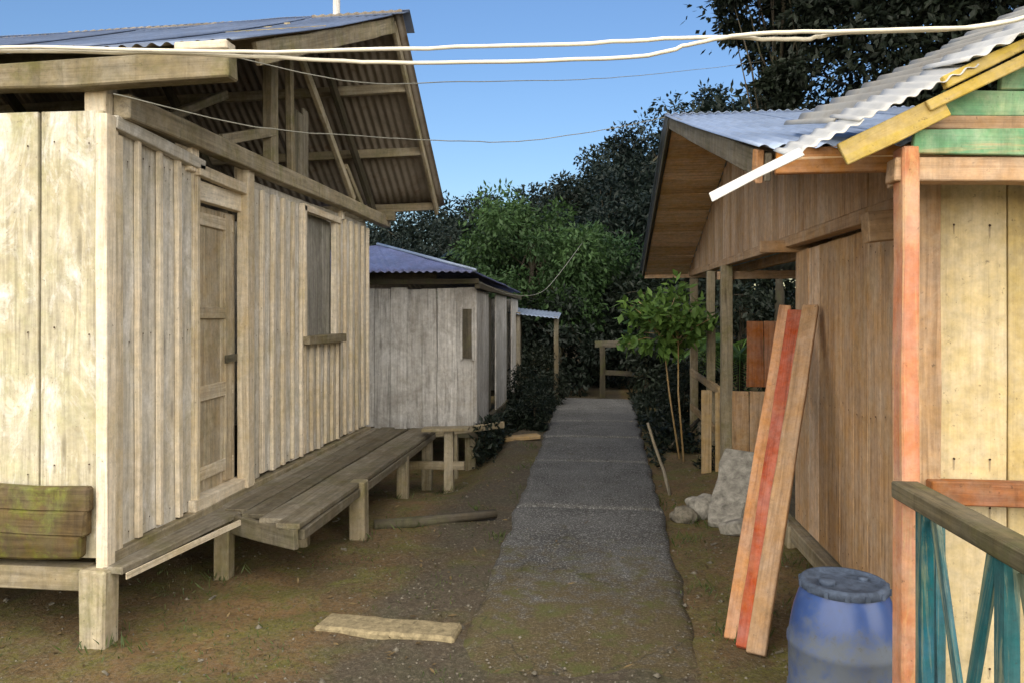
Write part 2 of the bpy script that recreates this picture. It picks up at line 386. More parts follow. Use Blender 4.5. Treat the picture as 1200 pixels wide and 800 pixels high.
def axis(lo, hi, a, b, step, grow=1.25):
    xs = []; x = a
    while x <= b + 1e-6: xs.append(x); x += step
    st = step; x = xs[-1]
    while x < hi: st *= grow; x = min(hi, x + st); xs.append(x)
    st = step; x = a; pre = []
    while x > lo: st *= grow; x = max(lo, x - st); pre.append(x)
    return pre[::-1] + xs
xs = axis(-900, 900, -4.2, 3.2, .04); ys = axis(-300, 1500, 1.6, 12.5, .05)
gm = MB(); nx = len(xs)
gm.add([(x, y, gh(x, y)) for y in ys for x in xs], [(j * nx + i, j * nx + i + 1, (j + 1) * nx + i + 1, (j + 1) * nx + i) for j in range(len(ys) - 1) for i in range(nx - 1)], smooth=True)
g_ = gm.build('ground', M['ground']); g_['kind'] = 'structure'; g_['label'] = 'damp brown earth with moss and gravel around the houses'

pm = MB()
bounds = [0.6, 6.28, 8.3, 10.0, 11.5, 12.9, 14.6]
for a, b in zip(bounds[:-1], bounds[1:]):
    nxp, nyp = 26, max(8, int((b - a) / .06)); tx, ty, dz = U(-.006, .006), U(-.004, .004), U(-.008, .008)
    vs = []; near = 0
    for j in range(nyp + 1):
        y = a + .006 + (b - a - .012) * j / nyp
        hw = .57 + .012 * max(0, y - 5); cx = -.075 + .003 * (y - 5)
        for i in range(nxp + 1):
            k = i / nxp * 2 - 1
            e = .05 * mnoise.noise(Vector((k * 3, y * 2.2, 4))) + .018 * mnoise.noise(Vector((k * 7, y * 9, 2)))
            x = cx + k * hw + (e if abs(k) > .99 else e * abs(k) ** 4)
            near = sstep(6.28, 5.0, y); near2 = sstep(4.3, 3.0, y); z = .052 - .026 * near - .04 * near2 + dz * (1 - near) + tx * k + ty * (j / nyp * 2 - 1) + .006 * mnoise.noise(Vector((x * 4, y * 4, 9))) - .018 * (abs(k) ** 14)
            if j in (0, nyp): z -= .012
            vs.append((x, y, z))
    n = nxp + 1
    fs = [(j * n + i, j * n + i + 1, (j + 1) * n + i + 1, (j + 1) * n + i) for j in range(nyp) for i in range(nxp)]
    ring = [i for i in range(n)] + [j * n + nxp for j in range(1, nyp + 1)] + [nyp * n + i for i in range(nxp - 1, -1, -1)] + [j * n for j in range(nyp - 1, 0, -1)]
    base = len(vs); vs += [(vs[i][0], vs[i][1], -.15) for i in ring]
    q = len(ring); fs += [(ring[i], base + i, base + (i + 1) % q, ring[(i + 1) % q]) for i in range(q)]
    pm.add(vs, fs, smooth=True)
p_ = pm.build('concrete_path', M['path']); p_['kind'] = 'structure'; p_['label'] = 'narrow grey concrete path of cast slabs'

# ------------------------------------------------------------------ LEFT HOUSE 1
XW = -2.40                      # wall face towards the lane
h1 = thing('plank_house', 'tall pale board house at left with open gable and low skirt of mossy planks', 'house', (-4.6, 5.7, 0))
Y0, Y1 = 3.52, 7.83
w = MB(); bt = MB()
def siding(mb, bb, y0, y1, z0, z1, n, top=lambda y: 0):
    wd = (y1 - y0) / n
    for i in range(n):
        ya = y0 + i * wd
        mb.board((XW - .012, ya + wd / 2, z0 + U(-.01, .01)), (XW - .012 + U(-.004, .004), ya + wd / 2, z1 + top(ya)), wd - .004, .022, (0, 1, 0), j=.002)
        for zz in (z0 + .08, (z0 + z1) / 2, z1 + top(ya) - .12): mb.nail((XW + .0015, ya + wd * U(.3, .4), zz + U(-.03, .03)), (1, 0, 0)); mb.nail((XW + .0015, ya + wd * U(.6, .7), zz + U(-.03, .03)), (1, 0, 0))
    for i in range(n + 1):
        if bb is None: break
        ya = y0 + i * wd
        bb.board((XW + .016, ya, z0 + U(0, .02)), (XW + .016, ya + U(-.012, .012), z1 - .005 + top(ya)), U(.03, .045), .028, (0, 1, 0), j=.003)
siding(w, bt, Y0 + .06, 4.36, .44, 2.54, 4)
siding(w, bt, 5.08, 6.0, .46, 2.5, 5)
siding(w, bt, 6.06, 6.88, .46, 1.38, 5)
siding(w, bt, 6.9, Y1 - .02, .46, 2.52, 5)
# end wall towards the camera: wide pale boards
ew = MB(); y = Y0 - .012; x = XW + .005
while x > -6.9:
    wd = U(.24, .36); ew.board((x - wd / 2, y, .42), (x - wd / 2 + U(-.01, .01), y + U(-.003, .003), 2.6 + (x - XW) * -.008), wd - .006, .024, (1, 0, 0), j=.0025)
    for zz in (.86, 1.55, 2.42): ew.nail((x - wd * .2, y - .0145, zz + U(-.05, .05)), (0, -1, 0)); ew.nail((x - wd * .75, y - .0145, zz + U(-.05, .05)), (0, -1, 0))
    x -= wd
# far and back walls
for k in range(12): w.board((XW - .2 - k * .38, Y1, .42), (XW - .2 - k * .38, Y1, 2.6), .37, .024, (1, 0, 0))
for k in range(12): w.board((-6.9, Y0 + .18 + k * .37, .42), (-6.9, Y0 + .18 + k * .37, 2.6), .36, .024, (0, 1, 0))
w.build('wall', M['grey_plank'], h1, bevel=.003); ew.build('end_wall', M['end_plank'], h1, bevel=.003)
bt.board((XW + .02, Y0 - .02, .36), (XW + .02, Y0 - .02, 2.58), .07, .06, (0, 1, 0))           # corner board
bt.board((XW + .018, Y0 + .07, .40), (XW + .018, Y0 + .07, 2.5), .06, .03, (0, 1, 0))
bt.build('batten', M['batten'], h1, bevel=.003)
fl = MB()                                                       # floor and dark underside
fl.board((XW - .05, (Y0 + Y1) / 2, .43), (-6.85, (Y0 + Y1) / 2, .43), Y1 - Y0 - .1, .03, (0, 1, 0))
fl.build('floor_boards', M['dark_wood'], h1)
# door with frame
dr = MB()
for k in range(3): dr.board((XW - .06, 4.47 + .2 * k + .01, .5), (XW - .06, 4.47 + .2 * k + .01, 2.28), .198, .02, (0, 1, 0))
for z in (.62, 1.12, 1.62, 2.2): dr.board((XW - .042, 4.38, z), (XW - .042, 4.93, z + U(-.01, .01)), U(.07, .1), .02, (0, 0, 1))
dr.board((XW - .04, 4.86, .52), (XW - .04, 4.86, 2.27), .09, .02, (0, 1, 0))
door = dr.build('door', M['door'], h1, bevel=.003)
lt = MB(); lt.board((XW - .02, 4.8, 1.32), (XW - .02, 4.93, 1.32), .05, .02, (0, 0, 1)); lt.build('latch', M['dark_wood'], door)
df = MB()
df.board((XW - .03, 4.36, .44), (XW - .03, 4.36, 2.5), .06, .09, (0, 1, 0)); df.board((XW + .02, 5.0, .44), (XW + .02, 5.0, 2.66), .1, .08, (0, 1, 0))
df.board((XW - .02, 4.33, 2.36), (XW - .02, 5.05, 2.36), .12, .06, (0, 0, 1)); df.board((XW + .03, 4.33, 2.47), (XW + .03, 5.05, 2.45), .07, .05, (0, 0, 1))
df.board((XW - .01, 4.3, .47), (XW - .01, 5.1, .47), .07, .1, (0, 0, 1))
df.build('door_frame', M['batten'], h1, bevel=.004)
# shuttered window
wn = MB()
for k in range(4): wn.board((XW - .05, 6.13 + .2 * k, 1.42), (XW - .05, 6.13 + .2 * k, 2.46), .198, .018, (0, 1, 0))
win = wn.build('window', M['shutter'], h1, bevel=.002)
wf = MB(); wf.board((XW + .035, 6.0, 1.4), (XW + .035, 6.92, 1.4), .07, .1, (0, 0, 1)); wf.build('sill', M['beam'], win, bevel=.004)
wf = MB()
wf.board((XW + .02, 6.03, 1.4), (XW + .02, 6.03, 2.5), .05, .05, (0, 1, 0)); wf.board((XW + .0, 6.86, 1.4), (XW + .0, 6.86, 2.5), .12, .05, (0, 1, 0)); wf.board((XW + .02, 6.0, 2.48), (XW + .02, 6.9, 2.48), .06, .05, (0, 0, 1))
wf.build('frame', M['batten'], win, bevel=.003)
# mossy skirt, sill beam, posts
sk = MB()
for k in range(3): sk.board((-2.44 + U(-.02, .02), Y0 - .07, .49 + .115 * k), (-6.9, Y0 - .07 + U(-.01, .01), .49 + .115 * k), .12, .055 + U(0, .02), (0, 0, 1), j=.009, seg=16)
sk.build('skirt', M['mossy'], h1, bevel=.012)
sb = MB()
sb.board((-2.46, Y0 - .03, .33), (-6.9, Y0 - .03, .33), .11, .1, (0, 0, 1)); sb.board((XW - .0, Y0, .39), (XW - .0, Y1, .40), .1, .09, (0, 0, 1))
sb.board((-6.8, Y0 + .1, .39), (-6.8, Y1, .4), .1, .09, (0, 0, 1)); sb.board((-2.46, Y1, .36), (-6.9, Y1, .36), .11, .1, (0, 0, 1))
sb.build('sill_beam', M['beam'], h1, bevel=.006)
for (px, py) in ((-2.40, Y0 - .04), (-4.6, Y0 - .02), (-6.7, Y0), (-2.45, 5.6), (-4.6, 5.6), (-6.7, 5.6), (-2.45, Y1 - .05), (-4.6, Y1 - .1), (-6.7, Y1 - .1)):
    q = MB(); q.board((px, py, -.25), (px, py, .385), .13, .12, (1, 0, 0), j=.008); q.build('foundation_post', M['beam'], h1, bevel=.01)
# plate along the lane side on stub posts
pl = MB(); pl.board((-2.35, Y0 + .06, 2.645), (-2.33, 8.35, 2.64), .12, .09, (0, 0, 1), j=.006)
pl.board((-6.85, Y0 - .1, 2.66), (-6.85, 8.3, 2.66), .12, .09, (0, 0, 1)); pl.board((-2.2, 8.22, 2.69), (-7, 8.22, 2.69), .1, .08, (0, 0, 1))
pl.build('wall_plate', M['beam'], h1, bevel=.006)
tp = MB(); tp.board((XW + .03, Y0 + .02, 2.555), (XW + .03, 4.40, 2.50), .07, .05, (0, 0, 1)); tp.board((XW - .03, 5.04, 2.52), (XW - .03, Y1, 2.53), .05, .05, (0, 0, 1)); tp.build('top_rail', M['grey_plank'], h1, bevel=.005)
for (px, py, z0, z1, ww) in ((-2.45, Y0 + .05, 2.56, 2.80, .11), (-4.3, Y0 + .03, 2.56, 2.9, .1), (-6.2, Y0 + .03, 2.56, 2.9, .1), (-2.41, 4.3, 2.45, 2.62, .1), (-2.41, 5.02, 2.4, 2.62, .09), (-2.41, 7.0, 2.5, 2.6, .08)):
    q = MB(); q.board((px, py, z0), (px, py, z1), ww, ww * .9, (1, 0, 0)); q.build('stub_post', M['batten'] if px > -2.5 else M['beam'], h1, bevel=.005)
# front eave beam poking out past the wall, with a packing block
eb = MB(); eb.board((-1.72, 3.47, 2.775), (-7.2, 3.47, 2.70), .125, .10, (0, 0, 1), j=.008, seg=14); eb.build('eave_beam', M['beam'], h1, bevel=.008)
eb = MB(); eb.board((-1.72, 3.46, 2.868), (-1.98, 3.46, 2.868), .04, .09, (0, 0, 1)); eb.build('packing_block', M['batten'], h1, bevel=.006)
# open gable framing
XG = -2.38; RY, RZ, EN, ZN, EF, ZF = 6.45, 4.20, 3.42, 2.89, 8.32, 2.80; SL = .02
gf = MB()
gf.board((XG, 5.4, 2.70), (XG, 5.4, 3.70), .12, .07, (0, 1, 0)); gf.board((XG, 5.78, 2.7), (XG, 5.72, 3.86), .06, .05, (0, 1, 0))
gf.board((XG + .04, 5.66, 3.8), (XG + .04, 7.2, 2.72), .07, .04, (0, 1, 1)); gf.board((XG + .02, 5.4, 2.95), (XG + .02, 4.6, 2.7), .07, .05, (0, 1, 1))
gf.board((XG - .3, 5.3, 3.2), (XG - .3, 4.3, 2.72), .06, .05, (0, 1, 1)); gf.board((XG + .02, 7.0, 3.0), (XG + .02, 7.5, 2.7), .06, .05, (0, 1, 1))
gf.build('gable_frame', M['beam'], h1, bevel=.005)
gp = MB()
for k in range(4): gp.board((XG - .05, 5.86 + k * .11, 2.70), (XG - .05, 5.86 + k * .11, 3.36 - U(0, .1)), .108, .02, (0, 1, 0))
gp.build('gable_panel', M['deckwood'], h1, bevel=.003)
# rafters / purlins / bargeboards
def zn(y): return ZN + (RZ - ZN) * (y - EN) / (RY - EN)
def zf(y): return ZF + (RZ - ZF) * (EF - y) / (EF - RY)
for (py, fn) in ((7.0, zf), (7.62, zf), (8.24, zf), (4.1, zn), (4.9, zn), (5.7, zn)):
    q = MB(); z = fn(py) - .07; q.board((-1.77, py, z), (-7.1, py, z - SL * 5.3), .085, .055, (0, 0, 1), seg=12); q.build('purlin', M['beam'], h1, bevel=.004)
rb = MB()
rb.board((-1.74, EN + .35, zn(EN + .35) - .10), (-1.74, RY - .02, RZ - .115), .12, .03, (0, 0, 1), j=.006); rb.board((-1.75, RY + .02, RZ - .07), (-1.75, EF - .02, ZF - .055), .1, .035, (0, 0, 1))
rb.build('bargeboard', M['beam'], h1, bevel=.004)
for px in (-2.42, -4.0, -5.6, -6.9):
    q = MB(); q.board((px, EN + .12, zn(EN + .12) - .16 + SL * (px + 1.7)), (px, RY, RZ - .17 + SL * (px + 1.7)), .1, .045, (0, 0, 1)); q.board((px, RY, RZ - .17 + SL * (px + 1.7)), (px, EF - .1, ZF - .12 + SL * (px + 1.7)), .1, .045, (0, 0, 1)); q.build('rafter', M['dark_wood'], h1, bevel=.004)
rf = MB()
dn = Vector((0, RY - EN, RZ - ZN)); ln_ = dn.length; df_ = Vector((0, RY - EF, RZ - ZF)); lf_ = df_.length
x = -1.70; k = 0
while x > -7.3:
    rf.corrug((x, EN + U(-.03, .03), ZN + .003 * (k % 2) + SL * (x + 1.7)), (-1, 0, -SL), dn, .80, ln_ + .02, rows=8, sag=.02); x -= .76; k += 1
x = -1.66; k = 0
while x > -7.3:
    rf.corrug((x, EF + U(-.02, .03), ZF + .003 * (k % 2) + SL * (x + 1.7)), (-1, 0, -SL), df_, .80, lf_ + .02, rows=8, sag=.015); x -= .76; k += 1
roof1 = rf.build('roof', M['tin_blue'], h1, solid=.002, under=M['tin_under'])
rc = MB(); rc.board((-1.60, RY - .09, RZ - .035), (-7.3, RY - .09, RZ - .035 - SL * 5.6), .22, .006, (0, .91, .41), seg=20, j=.003); rc.board((-1.6, RY + .08, RZ - .045), (-7.3, RY + .08, RZ - .045 - SL * 5.6), .22, .006, (0, .8, -.6), seg=20, j=.006)
rc.build('ridge_cap', M['tin_blue'], roof1)

# deck along the wall
dk = thing('plank_deck', 'low grey plank deck running along the tall house toward the grey shed', 'deck', (-2.0, 6.0, 0))
d = MB()
xx = [-2.36, -2.22, -2.06, -1.9, -1.76]
for i, x in enumerate(xx):
    ya = 4.62 - i * .1
    d.board((x, ya, .395 + U(-.006, .006)), (x + U(-.01, .01), 7.95 + U(-.1, .08), .40 + U(-.006, .006)), .145, .032, (1, 0, 0), j=.005, seg=12)
d.build('deck_boards', M['deckwood'], dk, bevel=.004)
q = MB(); q.board((-2.33, 3.46, .375), (-2.27, 4.6, .38), .12, .035, (1, 0, 0), taper=1.5, j=.006); q.build('edge_plank', M['deckwood'], dk, bevel=.005)
q = MB(); q.board((-2.25, 3.46, .352), (-2.13, 4.5, .36), .014, .03, (1, 0, 0)); q.build('edge_strip', M['batten'], dk)
q = MB(); q.board((-2.26, 4.5, .33), (-1.70, 4.20, .33), .11, .035, (0, 0, 1)); q.build('rim_board', M['deckwood'], dk, bevel=.004)
q = MB(); q.board((-1.69, 4.25, .345), (-1.70, 7.9, .345), .06, .04, (0, 0, 1)); q.build('side_bearer', M['deckwood'], dk, bevel=.004)
for (px, py, z1, s) in ((-2.27, 4.48, .37, .1), (-2.05, 5.2, .36, .08), (-1.70, 5.36, .42, .12), (-1.72, 6.7, .36, .1), (-1.75, 7.8, .36, .1)):
    q = MB(); q.board((px, py, -.3), (px, py, z1), s, s * .9, (1, 0, 0), j=.006); q.build('leg', M['beam'], dk, bevel=.008)

# ------------------------------------------------------------------ LEFT HOUSE 2 (grey shed)
h2 = thing('plank_shed', 'low grey weathered shed beyond the deck, under a bluish hipped tin roof', 'shed', (-3.0, 11.0, 0))
w = MB(); x = -1.42
while x > -5.2:
    wd = U(.17, .27); w.board((x - wd / 2, 9.0, .26 + U(-.02, .02)), (x - wd / 2 + U(-.008, .008), 9.0, 1.93 + U(-.02, .01)), wd - .004, .022, (1, 0, 0), j=.003); x -= wd
ys_ = [9.0, 9.25, 9.5, 9.75, None, 10.75, 11.0, 11.25, 11.5, 11.75, None, 12.75, 13.0, 13.25, 13.5]
for y in ys_:
    if y is None: continue
    w.board((-1.43, y + .125, .27), (-1.43, y + .125, 1.9), .245, .022, (0, 1, 0), j=.003)
for k in range(16): w.board((-5.2, 9.1 + k * .29, .27), (-5.2, 9.1 + k * .29, 1.9), .285, .022, (0, 1, 0))
for k in range(13): w.board((-1.6 - k * .29, 13.7, .27), (-1.6 - k * .29, 13.7, 1.9), .285, .022, (1, 0, 0))
w.build('wall', M['shed'], h2, bevel=.003)
for (ya, yb) in ((10.02, 10.73), (12.02, 12.73)):
    q = MB()
    for k in range(3): q.board((-1.5, ya + .12 + k * .235, .3), (-1.5, ya + .12 + k * .235, 1.85), .23, .02, (0, 1, 0))
    q.build('door', M['dark_wood'], h2, bevel=.003)
q = MB(); q.board((-1.53, 8.975, 1.1), (-1.53, 8.975, 1.68), .11, .03, (1, 0, 0)); win = q.build('window', M['dark_wood'], h2)
q = MB(); q.board((-1.6, 8.972, 1.08), (-1.6, 8.972, 1.7), .025, .036, (1, 0, 0)); q.board((-1.46, 8.972, 1.08), (-1.46, 8.972, 1.7), .025, .036, (1, 0, 0)); q.build('frame', M['shed'], win)
q = MB()
q.board((-1.38, 8.9, 2.0), (-5.2, 8.9, 2.0), .06, .05, (0, 0, 1)); q.board((-1.9, 8.97, 2.05), (-5.2, 8.97, 2.05), .12, .03, (0, 0, 1)); q.board((-1.40, 8.9, 1.95), (-1.40, 13.9, 1.92), .07, .06, (0, 0, 1))
q.board((-1.44, 9.02, .22), (-1.44, 13.7, .24), .1, .08, (0, 0, 1)); q.board((-1.4, 8.99, .21), (-5.2, 8.99, .21), .09, .07, (0, 0, 1))
q.build('wall_plate', M['dark_wood'], h2, bevel=.005)
for px, py in ((-1.5, 9.05), (-3.2, 9.05), (-5.1, 9.05), (-1.5, 11.3), (-1.5, 13.6), (-5.1, 13.6)):
    q = MB(); q.board((px, py, -.4), (px, py, .2), .13, .12, (1, 0, 0), j=.006); q.build('foundation_post', M['beam'], h2, bevel=.008)
rf = MB()
A = Vector((-1.38, 8.66, 2.10)); ap = Vector((-3.3, 11.3, 2.66)); B = Vector((-5.4, 8.62, 2.12)); Cc = Vector((-1.40, 14.0, 2.02)); D = Vector((-5.4, 14.0, 2.1))
def tri_sheet(mb, a, b, c, pitch=.09):
    # corrugated triangle a-b eave, c apex; waves run up the slope
    n = (b - a).cross(c - a).normalized()
    if n.z < 0: n = -n
    L = (b - a).length; cnt = int(L / pitch * 6); rows = 10; vs = []; gs = []
    for j in range(rows + 1):
        k = j / rows
        p = a.lerp(c, k); q_ = b.lerp(c, k)
        for i in range(cnt + 1):
            v = p.lerp(q_, i / cnt); t = ((v - a).dot((b - a).normalized())) / pitch
            vs.append(v + n * (.011 * math.sin(2 * math.pi * t) + .012 * mnoise.noise(v * 1.3))); gs.append((t * pitch, k, 0))
    mb.add(vs, [(j * (cnt + 1) + i, j * (cnt + 1) + i + 1, (j + 1) * (cnt + 1) + i + 1, (j + 1) * (cnt + 1) + i) for j in range(rows) for i in range(cnt)], gs, smooth=True)
for a, b in ((A, B), (Cc, A), (D, Cc), (B, D)): tri_sheet(rf, a, b, ap)
roof2 = rf.build('roof', M['tin_shed'], h2, solid=.002)
q = MB(); q.tube([A + Vector((0, 0, .015)), A.lerp(ap, .5) + Vector((0, 0, .02)), ap + Vector((0, 0, .02))], .022, 8); q.build('hip_cap', M['tin_pale_blue'], roof2)

# frame of the shed's step
sf = thing('entry_steps', 'small rickety post and rail steps in front of the grey shed', 'steps', (-1.6, 7.6, 0))
q = MB(); q.board((-1.46, 7.5, -.3), (-1.46, 7.5, .47), .09, .08, (1, 0, 0)); q.build('leg', M['beam'], sf, bevel=.005)
q = MB(); q.board((-1.62, 8.6, -.4), (-1.62, 8.6, .3), .09, .08, (1, 0, 0)); q.build('leg', M['beam'], sf, bevel=.005)
q = MB(); q.board((-1.72, 7.46, .48), (-1.26, 7.5, .49), .2, .03, (0, 1, 0)); q.build('tread', M['beam'], sf, bevel=.004)
q = MB(); q.board((-2.2, 7.55, .1), (-1.3, 7.47, .13), .08, .04, (0, 0, 1)); q.build('rail', M['beam'], sf, bevel=.004)
q = MB(); q.board((-2.3, 7.9, .28), (-1.1, 9.0, .32), .07, .04, (0, 0, 1)); q.build('rail', M['beam'], sf, bevel=.004)

# far lean-to
lh = thing('lean_to', 'far small dark lean-to with a bluish white tin canopy beyond the grey shed', 'lean-to', (-1.3, 14.6, 0))
q = MB()
for k in range(5): q.board((-1.5 - k * .2, 14.3, .1), (-1.5 - k * .2, 14.3, 1.6), .19, .02, (1, 0, 0))
q.build('wall', M['dark_wood'], lh)
q = MB(); q.corrug((-1.72, 13.35, 1.66), (.95, 0, -.10), (0, 1, .10), 1.06, 1.1, amp=.006); q.build('roof', M['tin_pale_blue'], lh, solid=.002)
for px, py in ((-1.38, 13.45), (-.72, 13.5), (-.75, 14.3)):
    q = MB(); q.board((px, py, -.1), (px, py, 1.58 if px > -1 else 1.66), .07, .06, (1, 0, 0)); q.build('post', M['deckwood'], lh)

# ------------------------------------------------------------------ RIGHT HOUSE (brown, R2)
r2 = thing('plank_house', 'brown board house on the right with wide boarded gable overhang and open porch', 'house', (3.4, 7.1, 0))
XB = 1.30; RYB, RZB, NYB, FYB, ZEB = 7.12, 3.42, 3.02, 11.25, 2.24
def zr(y): return RZB - (RZB - ZEB) * abs(y - RYB) / (RYB - NYB if y < RYB else FYB - RYB)
g = MB(); y = 3.45
while y < 10.9:
    wd = U(.15, .23); z0 = 2.115 + .014 * (y - 3.5) ; z1 = zr(y + wd / 2) - .05
    if z1 > z0 + .02: g.board((XB, y + wd / 2, z0), (XB + U(-.006, .006), y + wd / 2, z1), wd - .004, .022, (0, 1, 0), j=.003)
    y += wd
g.build('gable', M['brown'], r2, bevel=.003)
g = MB(); y = 3.42
while y < 5.38:
    wd = U(.16, .26); wd = min(wd, 5.42 - y); g.board((XB + .05, y + wd / 2, .22), (XB + .05 + U(-.005, .005), y + wd / 2, 2.03), wd - .004, .022, (0, 1, 0), j=.003)
    for zz in (.32, 1.1, 1.92): g.nail((XB + .0375, y + wd * .3, zz + U(-.03, .03)), (-1, 0, 0)); g.nail((XB + .0375, y + wd * .7, zz + U(-.03, .03)), (-1, 0, 0))
    y += wd
x = XB + .06
while x < 2.8: g.board((x + .12, 5.42, .22), (x + .12, 5.42, 2.06), .235, .022, (1, 0, 0)); x += .24
y = 5.4
while y < 10.6: g.board((2.85, y + .13, .22), (2.85, y + .13, 2.3), .25, .022, (0, 1, 0)); y += .26
x = 2.85
while x < 6.6: g.board((x + .13, 10.7, .22), (x + .13, 10.7, 2.3), .25, .022, (1, 0, 0)); x += .26
x = 1.36
while x < 6.6: g.board((x + .13, 3.4, .22), (x + .13, 3.4, 2.25), .25, .022, (1, 0, 0)); x += .26
y = 3.4
while y < 10.6: g.board((6.7, y + .13, .22), (6.7, y + .13, 2.3), .25, .022, (0, 1, 0)); y += .26
g.build('wall', M['brown'], r2, bevel=.003)
g = MB(); g.board((XB + .01, 3.4, 2.07), (XB + .01, 10.85, 2.18), .07, .09, (0, 0, 1)); g.board((XB + .3, 3.5, 2.06), (XB + .3, 10.8, 2.14), .09, .06, (0, 0, 1)); g.board((1.2, 7.9, 2.0), (2.8, 7.9, 2.02), .08, .06, (0, 0, 1))
g.board((1.16, 3.5, 1.98), (1.4, 3.5, 2.0), .13, .1, (0, 0, 1)); g.board((1.1, 5.4, 2.07), (2.8, 5.4, 2.09), .08, .05, (0, 0, 1))
g.build('porch_beam', M['brown'], r2, bevel=.004)
g = MB(); g.board((2.1, 3.5, .2), (2.1, 10.7, .2), 1.5, .035, (1, 0, 0)); g.board((4.8, 3.5, .2), (4.8, 10.7, .2), 3.7, .035, (1, 0, 0)); g.build('floor_boards', M['dark_wood'], r2)
for (px, py, ww, zb) in ((1.28, 7.85, .11, -.1), (1.27, 8.85, .09, .1), (1.3, 10.6, .1, -.1)):
    q = MB(); q.board((px, py, zb), (px, py, 2.1), ww, ww, (1, 0, 0)); q.build('porch_post', M['beam'], r2, bevel=.005)
q = MB()
for k in range(3): q.board((1.44 + k * .155, 7.25, .95), (1.44 + k * .155, 7.25, 1.55), .15, .022, (1, 0, 0))
q.build('porch_panel', M['redbrown'], r2, bevel=.003)
q = MB()
for k in range(4): q.board((1.30 + k * .155, 7.2, .28), (1.30 + k * .155, 7.2, .915), .15, .022, (1, 0, 0))
q.build('porch_panel', M['brown'], r2, bevel=.003)
q = MB()
for k in range(2): q.board((1.1 + k * .135, 7.95, -.02), (1.1 + k * .135, 7.95, .85 - k * .02), .1, .022, (1, 0, 0))
q.board((1.24, 7.98, .84), (1.24, 10.4, .86), .08, .04, (0, 0, 1)); q.board((1.24, 7.98, .4), (1.24, 10.4, .4), .08, .03, (0, 0, 1))
q.build('porch_rail', M['tan_board'], r2, bevel=.003)
for (px, py) in ((1.2, 3.85), (1.33, 5.35), (1.33, 7.2), (2.8, 3.6), (2.8, 7), (6.5, 3.6), (6.5, 7), (6.5, 10.5), (2.8, 10.5), (1.33, 9.8)):
    q = MB(); q.board((px, py, -.15), (px, py, .19), .13, .12, (1, 0, 0), j=.008); q.build('foundation_post', M['beam'], r2, bevel=.008)
q = MB(); q.board((XB + .02, 3.42, .15), (XB + .02, 10.7, .15), .1, .08, (0, 0, 1)); q.build('sill_beam', M['beam'], r2, bevel=.006)
# roof: soffit boards, bargeboards, tin
XR = .66
s = MB()
dfv = Vector((0, FYB - RYB, ZEB - RZB)); L = dfv.length; dfu = dfv / L; nn = Vector((0, -dfu.z, dfu.y))
k = 0; a = .03
while a < L - .05:
    wd = U(.14, .2); c0 = Vector((XR + .03, RYB, RZB)) + dfu * (a + wd / 2) - nn * .045
    s.board(c0, c0 + Vector((XB - XR - .045, 0, U(-.004, .004))), wd - .004, .016, dfu, j=.003); a += wd
dnv = Vector((0, NYB - RYB, ZEB - RZB)); dnu = dnv.normalized(); n2 = Vector((0, dnu.z * -1, dnu.y)); n2 = n2 if n2.z > 0 else -n2
a = .03
while a < dnv.length - .05:
    wd = U(.14, .2); c0 = Vector((XR + .03, RYB, RZB)) + dnu * (a + wd / 2) - n2 * .045
    s.board(c0, c0 + Vector((XB - XR - .045, 0, 0)), wd - .004, .016, dnu, j=.003); a += wd
s.build('soffit', M['soffit'], r2, bevel=.002)
q = MB()
q.board((XR, RYB - .05, RZB - .08), (XR, NYB + .05, ZEB - .065), .115, .025, (0, 0, 1), j=.006, bow=.0); q.build('bargeboard', M['deckwood'], r2, bevel=.004)
q = MB(); q.board((XR, RYB, RZB - .04), (XR, FYB, ZEB - .03), .09, .03, (0, 0, 1)); q.build('bargeboard', M['dark_wood'], r2, bevel=.004)
q = MB(); q.board((XR + .02, FYB, ZEB - .05), (6.9, FYB, ZEB - .05), .1, .03, (0, 0, 1)); q.build('fascia', M['soffit'], r2, bevel=.004)
q = MB(); q.board((XR + .02, NYB + .02, ZEB - .05), (6.9, NYB + .02, ZEB - .05), .1, .03, (0, 0, 1)); q.board((XR - .03, NYB + .06, ZEB - .06), (XR - .03, NYB + .14, ZEB - .04), .13, .03, (0, 0, 1)); q.build('fascia', M['orange_board'], r2, bevel=.004)
rf = MB(); x = XR - .05; k = 0
while x < 6.9:
    rf.corrug((x, NYB - .03 + U(-.02, .02), ZEB + .003 * (k % 2)), (1, 0, 0), -dnv, .8, dnv.length + .06, rows=8, sag=.01); rf.corrug((x, FYB + .04, ZEB + .003 * (k % 2)), (1, 0, 0), -dfv, .8, L + .06, rows=8, sag=.01); x += .76; k += 1
rf.build('roof', M['tin_pale_blue'], r2, solid=.002)

# ------------------------------------------------------------------ RIGHT NEAR HOUSE (R1, porch)
r1 = thing('porch_house', 'nearest right house with yellow board front and faded red post, pale corrugated porch roof', 'house', (2.4, 2.4, 0))
YG = 2.70
def zt(x): return 1.985 + .475 * (x - .37)
q = MB(); q.board((1.027, YG, -.1), (1.027, YG, 2.16), .055, .09, (1, 0, 0), j=.003); q.build('porch_post', M['red_paint'], r1, bevel=.006)
